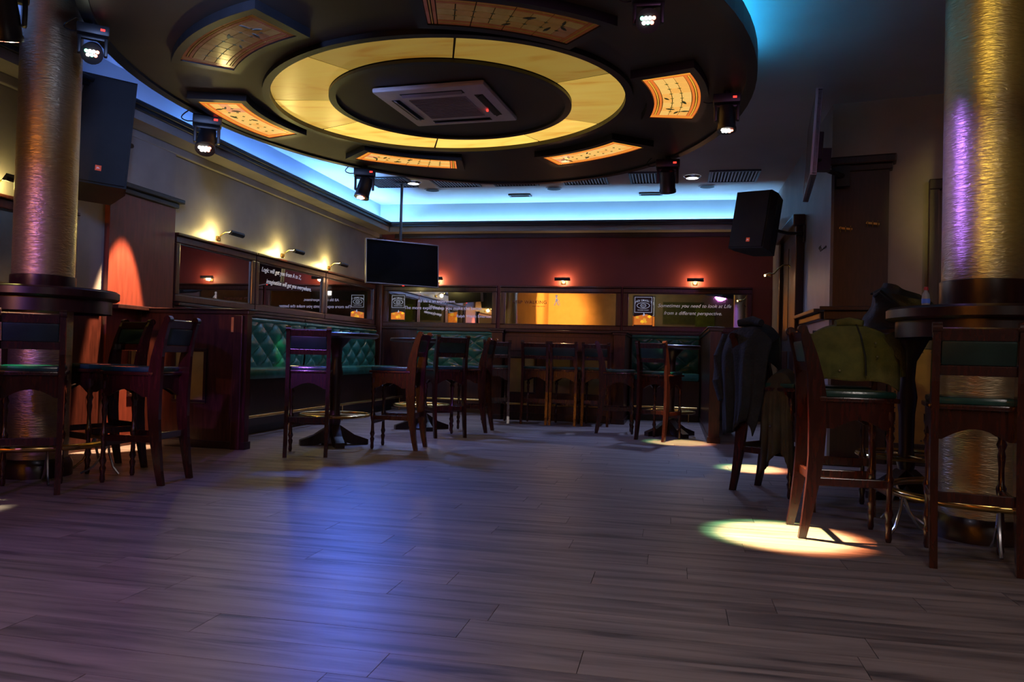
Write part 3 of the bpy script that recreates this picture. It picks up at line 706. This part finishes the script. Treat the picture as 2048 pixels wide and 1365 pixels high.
# left wall benches face +x : local -y -> +x means rz = +90
bench(-4.98, 8.47, pi/2, 2.65, 'long green buttoned bench behind the mahogany partition at left', 14)
bench(-4.98, 11.10, pi/2, 2.55, 'green buttoned bench on the left wall below the corner television', 13)
bench(-3.49, 12.75, 0, 1.60, 'green buttoned bench under the first mirror of the red wall', 8, zs=.74)
bench(-.15, 12.70, 0, 1.05, 'green buttoned bench in the right booth under the slogan mirror', 6, zs=.74)
partition('booth_partition', -2.66, -2.50, 11.30, 12.95, 1.33, 'dark booth end partition left of the three counter chairs')
partition('booth_partition', -.86, -.70, 11.30, 12.95, 1.33, 'dark booth end partition right of the three counter chairs')
pe = partition('booth_partition', .40, .52, 9.30, 12.95, 1.34, 'mahogany booth partition ending beside the far light pool')
ct = empty('counter_front', (-1.68, 11.50, 0)); tag(ct, 'mahogany counter front with three tan inset panels', 'counter')
MB().b2(-.81, .81, -.05, .05, 0, 1.30).build('board', 'mahog', ct)
MB().b2(-.81, .81, -.16, .08, 1.30, 1.335, .006).build('counter_top', 'mahog_dark', ct)
MB().b2(-.81, .81, -.075, -.051, 1.02, 1.24, .006).build('rail_board', 'mahog', ct)
MB().b2(-.81, .81, -.07, -.051, 0, .10, .005).build('skirting', 'mahog_dark', ct)
MB().tube([(-.78, -.20, .24), (.78, -.20, .24)], .018, 10).build('foot_rail', 'brass', ct, smooth=True)
for k in range(3):
    p = frame_panel(ct, .36, .50, 'tan', 'mahog_dark'); p.location = (-.54+.54*k, -.051, .66)
# right booth side: red return beside the partition, corner post of back wall
tag(MB().b2(XL+.02, XL+.14, YB-.13, YB-.005, 0, 2.95, .01).build('corner_post', 'mahog'), 'red-brown mahogany post in the far left room corner', 'post')

# ------------------------------------------------------------------ mirrors
def mirror(x, y, rz, w, z0, z1, lb, grp, fw=.075):
    """faces local -y; origin at wall, z absolute"""
    t = empty('wall_mirror', (x, y, 0), rz); tag(t, lb, 'mirror', grp); a = w/2
    MB().b2(-a+fw, a-fw, -.022, -.012, z0+fw, z1-fw).build('glass', 'mirror', t)
    MB().b2(-a, a, -.050, 0, z1-fw, z1, .010).b2(-a-.0, a+.0, -.075, 0, z1, z1+.03, .008).build('top_rail', 'mahog', t)
    MB().b2(-a, a, -.050, 0, z0, z0+fw, .010).build('bottom_rail', 'mahog', t)
    for s in (-1, 1): MB().b2(s*a-(fw if s > 0 else 0), s*a+(0 if s > 0 else fw), -.048, 0, z0+fw, z1-fw, .010).build('stile', 'mahog', t)
    f = MB(); q = .012; A, Z0, Z1 = a-fw, z0+fw, z1-fw
    f.b2(-A, A, -.035, -.022, Z1-q, Z1).b2(-A, A, -.035, -.022, Z0, Z0+q).b2(-A, -A+q, -.035, -.022, Z0, Z1).b2(A-q, A, -.035, -.022, Z0, Z1)
    f.build('bead', 'mahog_dark', t)
    return t
gB = 'framed mirrors on the red back wall'; gL = 'framed mirrors on the left wall'
m1 = mirror(-4.0, YB, 0, 2.04, 1.40, 2.10, 'framed mirror behind the corner television, with imitated bourbon poster reflection', gB)
m2 = mirror(-1.90, YB, 0, 2.04, 1.40, 2.10, 'framed mirror in the middle of the red wall, orange reflection', gB)
m3 = mirror(.17, YB, 0, 2.04, 1.40, 2.10, 'framed mirror on the right of the red wall with italic slogan', gB)
l1 = mirror(XL, 8.03, pi/2, 1.58, 1.42, 2.11, 'framed mirror on the left wall nearest the pilaster', gL)
l2 = mirror(XL, 9.82, pi/2, 1.96, 1.42, 2.11, 'framed mirror with two lines of white lettering, middle of left wall', gL)
l3 = mirror(XL, 11.80, pi/2, 1.96, 1.42, 2.11, 'framed mirror on the left wall next to the room corner', gL)
l0 = mirror(XL, 4.62, pi/2, 2.5, 1.30, 2.06, 'framed mirror on the left wall behind the left column', gL)
RX = (pi/2, 0, 0)
text('All life is an experiment.', .070, 'txtblue', m1, (-.05, -.024, 1.83), RX)
text('The more experiments you make the better.', .078, 'txtblue', m1, (.07, -.024, 1.71), RX)
text('Ralph Waldo Emerson', .068, 'txtblue', m1, (.62, -.024, 1.58), RX)
text('KEEP WALKING', .078, 'redtxt', m2, (-.52, -.024, 1.83), RX, space=1.1)
text('every step counts', .03, 'redtxt', m2, (-.36, -.024, 1.78), RX)
st = MB(); R_ = Matrix.Rotation(pi/2, 4, 'X'); st.X = Matrix.Translation((-.06, -.0235, 1.88)) @ R_
st.lathe([(.014, 0), (.014, .002)], 12, (.0, .055, 0)); st.prism([(-.022, .07), (.022, .07), (.014, .10), (-.014, .10)], 0, .002)
st.prism([(-.018, .04), (.018, .04), (.022, -.01), (-.016, -.01)], 0, .002).prism([(-.014, -.01), (.0, -.01), (-.028, -.075), (-.04, -.07)], 0, .002)
st.prism([(.004, -.01), (.02, -.01), (.042, -.07), (.028, -.075)], 0, .002).prism([(.016, .035), (.05, .0), (.044, -.006), (.014, .02)], 0, .002).prism([(.046, .0), (.05, -.0), (.062, -.08), (.058, -.08)], 0, .002)
st.build('striding_figure', 'txt', m2)
text('Sometimes you need to look at Life', .080, 'txt', m3, (.12, -.024, 1.80), RX, shear=.3)
text('from a different perspective.', .080, 'txt', m3, (.10, -.024, 1.68), RX, shear=.3)
text('Logic will get you from A to Z,', .085, 'txt', l2, (-.28, -.024, 1.93), RX, shear=.3)
text('imagination will get you everywhere.', .085, 'txt', l2, (-.06, -.024, 1.79), RX, shear=.3)

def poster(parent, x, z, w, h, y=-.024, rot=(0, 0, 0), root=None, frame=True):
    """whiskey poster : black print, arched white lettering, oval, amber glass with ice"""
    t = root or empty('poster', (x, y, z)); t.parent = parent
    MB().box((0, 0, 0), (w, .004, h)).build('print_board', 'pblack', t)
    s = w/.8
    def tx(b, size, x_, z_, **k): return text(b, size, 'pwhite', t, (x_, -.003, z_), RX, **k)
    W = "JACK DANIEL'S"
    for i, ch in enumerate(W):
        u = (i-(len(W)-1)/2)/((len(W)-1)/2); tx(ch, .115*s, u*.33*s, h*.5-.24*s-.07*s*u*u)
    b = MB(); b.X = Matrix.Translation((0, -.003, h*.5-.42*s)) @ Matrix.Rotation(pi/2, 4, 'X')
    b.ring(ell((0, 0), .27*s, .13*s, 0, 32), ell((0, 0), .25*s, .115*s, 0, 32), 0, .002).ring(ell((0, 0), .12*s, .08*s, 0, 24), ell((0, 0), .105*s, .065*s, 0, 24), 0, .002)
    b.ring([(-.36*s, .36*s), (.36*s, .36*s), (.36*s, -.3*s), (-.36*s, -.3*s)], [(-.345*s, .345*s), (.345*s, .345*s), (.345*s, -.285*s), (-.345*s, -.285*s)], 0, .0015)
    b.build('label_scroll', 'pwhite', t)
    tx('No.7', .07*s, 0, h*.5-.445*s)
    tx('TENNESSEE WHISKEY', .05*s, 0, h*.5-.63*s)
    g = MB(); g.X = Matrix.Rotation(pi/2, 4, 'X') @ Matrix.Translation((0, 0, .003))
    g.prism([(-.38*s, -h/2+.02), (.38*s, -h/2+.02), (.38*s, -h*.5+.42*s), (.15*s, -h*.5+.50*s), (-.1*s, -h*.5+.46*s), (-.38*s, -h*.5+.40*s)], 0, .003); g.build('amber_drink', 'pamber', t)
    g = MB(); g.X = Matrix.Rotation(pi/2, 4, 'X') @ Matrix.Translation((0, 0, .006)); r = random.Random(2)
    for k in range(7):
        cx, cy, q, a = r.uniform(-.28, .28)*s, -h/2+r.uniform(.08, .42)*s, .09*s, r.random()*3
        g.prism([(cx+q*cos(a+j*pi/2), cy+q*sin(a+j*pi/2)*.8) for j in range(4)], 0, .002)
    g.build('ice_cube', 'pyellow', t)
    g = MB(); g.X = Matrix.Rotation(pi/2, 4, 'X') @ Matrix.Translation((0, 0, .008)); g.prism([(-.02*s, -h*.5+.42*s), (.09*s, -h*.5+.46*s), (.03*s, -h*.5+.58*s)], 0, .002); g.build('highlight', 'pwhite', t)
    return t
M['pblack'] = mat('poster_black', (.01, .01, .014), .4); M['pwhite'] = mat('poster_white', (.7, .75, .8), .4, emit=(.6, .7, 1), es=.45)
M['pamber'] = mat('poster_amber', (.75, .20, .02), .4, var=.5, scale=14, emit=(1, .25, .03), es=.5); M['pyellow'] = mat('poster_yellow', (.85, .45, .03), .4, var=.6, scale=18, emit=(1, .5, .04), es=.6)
# poster reflections imitated by glowing prints on the mirror glass, and a framed backlit poster on the wall behind the camera
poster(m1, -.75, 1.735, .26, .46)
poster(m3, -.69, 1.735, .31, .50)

# ------------------------------------------------------------------ picture lamps
def picture_lamp(x, y, z, rz, lb, grp, L_=.26, out=.20, pw=9, col=(1, .62, .22), glow=0):
    """mount at the wall, arm out along local -y"""
    t = empty('picture_lamp', (x, y, z), rz); tag(t, lb, 'wall lamp', grp)
    MB().box((0, -.012, 0), (.07, .024, .05), bev=.008).build('wall_plate', 'brass', t, smooth=True)
    pts = [(0, -.02, 0), (0, -.05, .04), (0, -.10, .07), (0, -out+.03, .07), (0, -out, .05)]
    MB().tube(pts, .006, 8).build('arm', 'brass', t, smooth=True)
    h = MB(); n = 10
    h.add([(sx*L_/2, -out+.030*cos(-pi*.28-pi*k/n), .050+.030*sin(-pi*.28-pi*k/n)) for sx in (-1, 1) for k in range(n+1)], [(k, k+1, n+2+k, n+1+k) for k in range(n)]+[tuple(range(n+1)), tuple(range(n+1, 2*n+2))])
    h.build('shade', 'black', t, smooth=True)
    MB().cyl((-L_/2+.02, -out+.003, .053), (L_/2-.02, -out+.003, .053), .011, 10).build('lamp_tube', 'bulb', t, smooth=True)
    d = bpy.data.lights.new('lamp_glow', 'POINT'); d.energy = pw; d.color = col; d.shadow_soft_size = .03
    o = bpy.data.objects.new('lamp_glow', d); COL.objects.link(o); o.parent = t; o.location = (-glow, -.10, .02)
gp1 = 'brass picture lamps on the left wall'; gp2 = 'brass picture lamps on the red wall'
YEL = (1, .78, .25)
picture_lamp(XL, 8.05, 2.20, pi/2, 'brass picture lamp over the left wall mirror nearest the pilaster', gp1, col=YEL, pw=9, out=.24, glow=.12)
picture_lamp(XL, 9.55, 2.20, pi/2, 'brass picture lamp above the white lettering on the left wall', gp1, col=YEL, pw=9, out=.24, glow=.12)
picture_lamp(XL, 10.98, 2.20, pi/2, 'brass picture lamp on the left wall nearest the television', gp1, col=YEL, pw=9, out=.24, glow=.12)
picture_lamp(XL, 5.05, 2.14, pi/2, 'brass picture lamp beside the left column at the frame edge', gp1, col=YEL, pw=4, out=.22)
picture_lamp(-1.85, YB, 2.19, 0, 'brass picture lamp above the middle mirror of the red wall', gp2, pw=10, col=(1, .62, .3), out=.14)
picture_lamp(.30, YB, 2.19, 0, 'brass picture lamp above the slogan mirror on the red wall', gp2, pw=10, col=(1, .62, .3), out=.14)
picture_lamp(-4.05, YB, 2.19, 0, 'brass picture lamp half hidden behind the corner television', gp2, pw=10, col=(1, .62, .3), out=.14)
# swan-neck lamp on the right wall
t = empty('swan_neck_lamp', (XR, 10.7, 2.17), 0); tag(t, 'brass swan-neck wall lamp below the black speaker on the right wall', 'wall lamp')
MB().box((-.012, 0, 0), (.024, .06, .08), bev=.008).build('wall_plate', 'brass', t, smooth=True)
MB().tube([(-.02, 0, 0), (-.07, 0, .05), (-.14, 0, .05), (-.20, 0, 0), (-.25, 0, -.06), (-.31, 0, -.07)], .010, 8).build('arm', 'brass', t, smooth=True)
MB().lathe([(.016, 0), (.028, .03), (.03, .06)], 12, (-.35, 0, -.085), Matrix.Rotation(radians(80), 3, 'Y')).build('shade', 'brass', t, smooth=True)
MB().lathe([(.014, -.012), (.014, .004)], 10, (-.36, 0, -.085), Matrix.Rotation(radians(80), 3, 'Y')).build('bulb', 'bulb', t, smooth=True)

# ------------------------------------------------------------------ televisions
def tv(name, loc, rot, w, h, lb, rimm='silver'):
    t = empty(name, loc, rot=rot); tag(t, lb, 'television', 'wall televisions')
    MB().box((0, .03, 0), (w, .045, h), bev=.008).build('casing', 'black', t, smooth=True)
    MB().box((0, .0035, 0), (w-.03, .008, h-.03)).build('screen', 'screen', t)
    f = MB(); a, b, q = w/2, h/2, .014
    f.b2(-a, a, -.004, .05, b-q, b, .003).b2(-a, a, -.004, .05, -b, -b+q, .003).b2(-a, -a+q, -.004, .05, -b+q, b-q, .003).b2(a-q, a, -.004, .05, -b+q, b-q, .003)
    f.build('bezel', rimm, t)
    MB().box((0, .08, 0), (.30, .06, .25), bev=.01).build('mount_plate', 'black', t)
    return t
t = tv('television', (-4.03, 11.17, 2.29), (radians(-4), 0, radians(42.2)), 1.175, .665, 'black flat television with silver rim hanging in the far left corner')
MB().box((0, -.006, -.34), (.03, .006, .008)).build('standby_light', 'redled', t)
br = empty('television_bracket', (-4.12, 11.27, 0)); tag(br, 'black ceiling pole bracket holding the corner television', 'bracket')
MB().cyl((0, 0, 2.35), (0, 0, ZC-.002), .022, 12).build('pole', 'black', br, smooth=True)
MB().box((.0, 0, ZC-.02), (.16, .16, .03), bev=.006).build('ceiling_plate', 'black', br)
MB().box((.03, -.03, 2.3), (.14, .06, .18), (0, 0, radians(42)), bev=.01).build('hinge_block', 'black', br)
c0 = Vector((1.112, 6.98)); c1 = Vector((1.235, 8.17)); cc = (c0+c1)/2
t = tv('television', (cc.x, cc.y, 2.92), (radians(-3), 0, atan2((c1-c0).y, (c1-c0).x)+pi), (c1-c0).length, .74, 'flat television seen edge-on above the right wall pilaster', 'silver')
MB().box((0, .13, -.1), (.10, .12, .20)).build('tilt_arm', 'black', t)
br = empty('television_bracket', (1.20, 7.6, 0)); tag(br, 'dark wall arm carrying the edge-on television', 'bracket')
MB().tube([(.07, .0, 2.80), (.20, .26, 2.78), (.36, .46, 2.78)], .022, 8).box((.37, .48, 2.78), (.12, .03, .2), (0, 0, ANG)).build('arm', 'black', br)

# ------------------------------------------------------------------ loudspeakers
def speaker(loc, rot, w, h, d, lb, logo):
    t = empty('loudspeaker', loc, rot=rot); tag(t, lb, 'speaker', 'hanging black loudspeakers')
    a, k = w/2, w*.30
    MB().prism([(-a, 0), (a, 0), (a, d*.35), (k, d), (-k, d), (-a, d*.35)], -h/2, h/2).build('cabinet', 'blackm', t)
    MB().box((0, -.008, 0), (w-.03, .016, h-.03), bev=.006).build('grille', 'blackm', t, smooth=True)
    e = MB().box((logo, -.018, -h*.36), (.045, .006, .045)).build('badge', 'logored', t)
    text('JBL', .020, 'txt', e, (logo, -.022, -h*.36-.007), RX)
    MB().box((0, d*.6, h/2+.012), (.10, .12, .02)).build('fly_plate', 'black', t)
    return t
M['logored'] = mat('badge_red', (.75, .09, .03), .4, emit=(1, .12, .03), es=.15)
speaker((.82, 9.42, 2.60), (radians(-8), radians(4), radians(-38)), .46, .68, .40, 'black loudspeaker with red badge hanging beside the cyan cove at right', .03)
br = empty('speaker_bracket', (1.2, 9.75, 0)); tag(br, 'dark bracket holding the right loudspeaker off the wall', 'bracket')
MB().tube([(-.15, .0, 2.55), (.10, .08, 2.50), (.29, .10, 2.50)], .02, 8).box((.285, .10, 2.5), (.02, .10, .2)).build('arm', 'black', br)
speaker((-4.72, 5.62, 2.74), (radians(-12), radians(4), radians(40)), .50, .98, .42, 'large black loudspeaker hanging beside the left column', .03)
br = empty('speaker_bracket', (-4.75, 5.95, 0)); tag(br, 'dark bracket holding the big left loudspeaker', 'bracket')
MB().tube([(.05, .05, 2.7), (-.15, .12, 2.7), (-.385, .14, 2.7)], .022, 8).box((-.388, .14, 2.7), (.02, .12, .22)).build('arm', 'black', br)

# ------------------------------------------------------------------ right side wall items
dr = empty('door_1', (XR, 10.7, 0), -pi/2); tag(dr, kind='structure')
# local x -> world -y, local -y -> world -x
fr_ = MB().b2(-.80, -.68, -.10, 0, 0, 2.66, .01).b2(.68, .80, -.10, 0, 0, 2.66, .01).b2(-.84, .84, -.14, 0, 2.60, 2.74, .015); fr_.build('door_frame', 'mahog_dark', dr)
lf = MB().b2(-.68, .68, -.05, -.01, .01, 2.60).build('door_leaf', 'black', dr)
for sx in (-.34, .34):
    for z0, z1 in ((.2, 1.1), (1.25, 2.45)):
        MB().b2(sx-.22, sx+.22, -.058, -.05, z0, z1, .006).build('panel', 'mahog_dark', lf)
rp_ = empty('pilaster', on_angled(0, 0), ANG); tag(rp_, 'dark mahogany pilaster with cornice and coat hooks at right', 'pilaster')
MB().b2(.03, .52, -.09, 0, 0, 2.84).build('mahogany_body', 'mahog_dark', rp_)
MB().b2(.0, .55, -.12, 0, 2.84, 2.90, .01).b2(-.03, .58, -.16, 0, 2.90, 2.98, .015).build('cornice', 'mahog_dark', rp_)
def hook(parent, x, y, z, m):
    h = MB().box((x, y-.004, z), (.13, .008, .025))
    for q in (-.045, 0, .045): h.tube([(x+q, y-.008, z), (x+q, y-.05, z-.03), (x+q, y-.06, z+.01)], .005, 6)
    return h
for s_, z, lb in ((.14, 2.28, 'left brass coat hook on the dark right pilaster'), (.38, 2.32, 'right brass coat hook on the dark right pilaster')):
    t = empty('coat_hook', on_angled(s_, .09, z), ANG); tag(t, lb, 'coat hook', 'coat hooks by the right pilaster')
    MB().box((0, -.004, 0), (.12, .008, .02), (0, .15, 0)).build('plate', 'brass', t)
    for q in (-.045, 0, .045): MB().tube([(q, -.006, 0), (q, -.04, -.035), (q, -.055, .0), (q, -.05, .015)], .005, 6).build('prong', 'brass', t, smooth=True)
t = empty('coat_hook', (XR, 8.55, 2.15), -pi/2); tag(t, 'dark coat hook on the wall left of the right pilaster', 'coat hook', 'coat hooks by the right pilaster')
MB().box((0, -.004, 0), (.12, .008, .02)).build('plate', 'black', t)
for q in (-.045, 0, .045): MB().tube([(q, -.006, 0), (q, -.04, -.035), (q, -.055, .0), (q, -.05, .015)], .005, 6).build('prong', 'black', t, smooth=True)
lg = empty('wall_ledge', (0, 0, 0)); tag(lg, 'narrow dark ledge along the right wall and pilaster', 'ledge')
MB().b2(XR-.12, XR, 8.45, 9.85, 1.47, 1.51, .006).b2(XR-.06, XR, 8.45, 9.85, 1.40, 1.47, .01).build('wall_shelf', 'mahog_dark', lg)
b = MB(); b.X = Matrix.Translation(AW) @ Matrix.Rotation(ANG, 4, 'Z'); b.b2(-.08, 1.3, -.22, -.091, 1.47, 1.51, .006).b2(-.04, .6, -.16, -.091, 1.38, 1.47, .01); b.build('pilaster_shelf', 'mahog_dark', lg)
wc = empty('wainscot', on_angled(0, 0), ANG); tag(wc, 'dark mahogany wainscot with studded tan panel at right', 'wall panelling')
MB().b2(.53, 4.0, -.04, 0, 0, 1.30).build('board', 'mahog_dark', wc); MB().b2(.53, 4.0, -.07, 0, 1.30, 1.34, .006).build('cap_rail', 'mahog_dark', wc)
MB().b2(.53, 4.0, -.055, 0, 0, .12, .006).build('skirting', 'mahog_dark', wc)
p = frame_panel(wc, .52, .90, 'tan_dark', 'mahog_dark', studs=True); p.location = (.83, -.041, .66)
d2 = empty('door_2', on_angled(.86, 0), ANG); tag(d2, kind='structure')
MB().b2(0, .09, -.09, 0, 1.35, 2.70, .01).b2(.90, .99, -.09, 0, 1.35, 2.70, .01).b2(0, .99, -.10, 0, 2.62, 2.72, .01).build('door_frame', 'mahog_dark', d2)
lf = MB().b2(.09, .90, -.03, -.005, 1.35, 2.62).build('door_leaf', 'mahog', d2)
MB().b2(.16, .83, -.045, -.03, 1.5, 2.5, .01).build('panel', 'mahog', lf)

# bag and bottle on the right tables
bag = empty('shoulder_bag', (1.56, 6.02, 1.212), radians(-12)); tag(bag, 'soft black bag slumped on the tall table at right', 'bag')
def blob(prof_fn, nu, nv, name, m, parent, **k):
    vs, fs = [], []
    for j in range(nv+1):
        for i in range(nu): vs.append(prof_fn(i/nu, j/nv))
    for j in range(nv):
        for i in range(nu): fs.append((j*nu+i, j*nu+(i+1) % nu, (j+1)*nu+(i+1) % nu, (j+1)*nu+i))
    fs.append(tuple(reversed(range(nu)))); fs.append(tuple(nv*nu+i for i in range(nu)))
    o = MB().add(vs, fs).build(name, m, parent, smooth=True, **k)
    for pl in o.data.polygons: pl.use_smooth = True
    return o
def bagf(u, v):
    a = 2*pi*u; wv = (1-.32*v**2)*(.92+.08*sin(v*9)); sq = (abs(cos(a))**4+abs(sin(a))**4)**-.25
    s_ = 1 if v < .9 else .75
    return (.19*wv*s_*sq*cos(a)+.02*sin(5*a+v*6)*.5+.02*v, .11*(1-.3*v)*s_*sq*sin(a)+.012*sin(3*a+v*11), .20*v*(1-.12*sin(a+1.2)-.10*cos(a)))
blob(bagf, 36, 10, 'bag_body', 'fabricblack', bag)
MB().tube([(-.13, -.06, .17), (-.10, -.12, .19), (-.02, -.13, .12), (.08, -.13, .05), (.17, -.11, .012), (.24, -.04, .012)], .010, 6).build('strap', 'fabricblack', bag, smooth=True)
MB().tube([(-.15, 0, .185), (-.05, .0, .195), (.12, 0, .165)], .006, 6).build('zip', 'black', bag, smooth=True)
bt = empty('soft_drink_bottle', (1.36, 4.72, 1.281)); bt.scale = (.72,)*3; tag(bt, 'small clear bottle with red cap and blue label on column table', 'bottle')
bag.scale = (1.25, 1.15, 1.35)
M['pet'] = mat('clear_plastic', (.35, .38, .45), .12, var=.05)
M['lblue'] = mat('blue_label', (.06, .14, .6), .4, emit=(.1, .2, .8), es=.06); M['capred'] = mat('red_cap', (.5, .02, .04), .35)
MB().lathe([(.026, 0), (.030, .01), (.028, .04), (.030, .07), (.026, .095), (.013, .118), (.013, .128)], 20).build('bottle_body', 'pet', bt, smooth=True)
MB().lathe([(.0305, .025), (.0305, .06)], 20, cap=False).build('label', 'lblue', bt, smooth=True)
MB().lathe([(.016, .126), (.016, .148), (.013, .152)], 16).build('cap', 'capred', bt, smooth=True)

# ------------------------------------------------------------------ jackets over chair backs
def coat(loc, rz, w, top, drop_back, drop_front, m, lb, thick=.07, flare=.0, seed=1, over=.10, name='jacket', taper=0):
    """a jacket hung over a chair back: ridge along local x at height top, outer side towards -y"""
    t = empty(name, loc, rz); tag(t, lb, 'jacket', 'jackets hung over chair backs')
    r = random.Random(seed); ph = [r.random()*6 for _ in range(6)]
    nx, ns = 32, 40; vs, fs = [], []
    for j in range(ns+1):
        v = j/ns
        for i in range(nx+1):
            u = i/nx*2-1
            # shoulder line falls away at the sides
            zt = top-.07*abs(u)**3-.03*u*u
            if v < .5:
                q = 1-v/.5; z = zt-q*drop_back*(1+.07*sin(3*u+ph[0])); yy = -.035-thick*(1-abs(u)**4*.4)*min(1, q*3+.3)-.05*q
                fold = .022*sin(7*u+ph[1]+2*q)*q+.012*sin(15*u+ph[2])*q
                ww = w/2*(1+flare*q-taper*q*q)
            else:
                q = (v-.5)/.5; z = zt-q*drop_front*(1+.05*sin(3*u+ph[3])); yy = .035+.4*thick*min(1, q*3+.3)
                fold = .008*sin(8*u+ph[4])*q; ww = w/2*.92
            x = u*ww+.01*sin(8*z+ph[5])
            vs.append((x, yy+fold-.0, z))
    for j in range(ns):
        for i in range(nx): a = j*(nx+1)+i; fs.append((a, a+1, a+nx+2, a+nx+1))
    o = MB().add(vs, fs).build('coat_body', m, t, smooth=True)
    for pl in o.data.polygons: pl.use_smooth = True
    sm = o.modifiers.new('s', 'SOLIDIFY'); sm.thickness = .014; sm.offset = 0
    return t
# olive jacket
t = coat((1.07, 5.27, 0), radians(-6), .53, 1.20, .33, .22, 'olive', 'olive green jacket draped over a chair back near the right column', .06, .02, 3)
MB().tube([(.09, -.16, .88), (.085, -.15, 1.0), (.06, -.12, 1.13), (.04, -.06, 1.20)], .006, 6).build('zip', 'black', t, smooth=True)
b_ = MB()
for zz, xx in ((.91, -.06), (1.0, .15), (1.08, .14)): b_.lathe([(.009, 0), (.006, .007)], 10, (xx, -.165+.05*(zz-.9), zz), Matrix.Rotation(pi/2, 3, 'X'))
b_.build('snap_button', 'chrome', t)
def sleeve(p, pts, rad, m):
    o = MB().tube(pts, rad, 12).build('sleeve', m, p, smooth=True); return o
sleeve(t, [(-.24, -.03, 1.13), (-.26, -.06, 1.0), (-.245, -.09, .88)], [.045, .05, .045], 'olive')
sleeve(t, [(.22, -.05, 1.14), (.27, -.06, 1.02), (.28, -.06, .88)], [.05, .055, .045], 'olive')
sleeve(t, [(-.08, -.06, 1.205), (0, -.03, 1.215), (.08, -.06, 1.205)], [.02, .03, .02], 'olive').name = 'collar'
# navy jacket and the grey one beneath it
t = coat((.57, 6.06, 0), radians(-40), .42, 1.23, .74, .25, 'navy', 'long navy padded jacket hung over a chair back, right of the booth', .10, .04, 9, taper=.45)
sleeve(t, [(-.19, -.04, 1.14), (-.22, -.09, .98), (-.21, -.12, .80), (-.16, -.13, .66)], [.05, .056, .05, .04], 'navy')
sleeve(t, [(-.10, -.05, 1.235), (0, -.01, 1.25), (.10, -.05, 1.235)], [.025, .04, .025], 'navy').name = 'collar'
t = coat((.76, 5.86, 0), radians(-30), .20, .90, .62, .10, 'greycoat', 'grey coat tail hanging between the navy jacket and red-edged chair', .04, .15, 5)
MB().lathe([(.009, 0), (.006, .007)], 10, (-.03, -.13, .50), Matrix.Rotation(pi/2, 3, 'X')).build('snap_button', 'chrome', t)

# ------------------------------------------------------------------ the bar end behind the camera, seen in the mirrors
t = empty('poster', (-1.25, YF+.03, 2.85), pi); tag(t, 'backlit whiskey poster on the wall behind the camera', 'poster')
poster(None, 0, 0, .9, 1.30, root=t)
t = empty('notice_board', (.6, YF+.02, 2.7), pi); tag(t, 'two green boards on the wall behind the camera', 'board')
MB().box((.3, 0, .1), (1.6, .03, .9)).build('dark_board', 'greenboard2', t)
MB().box((-.55, -.02, -.05), (.75, .02, .75)).build('lime_board', 'greenboard', t)
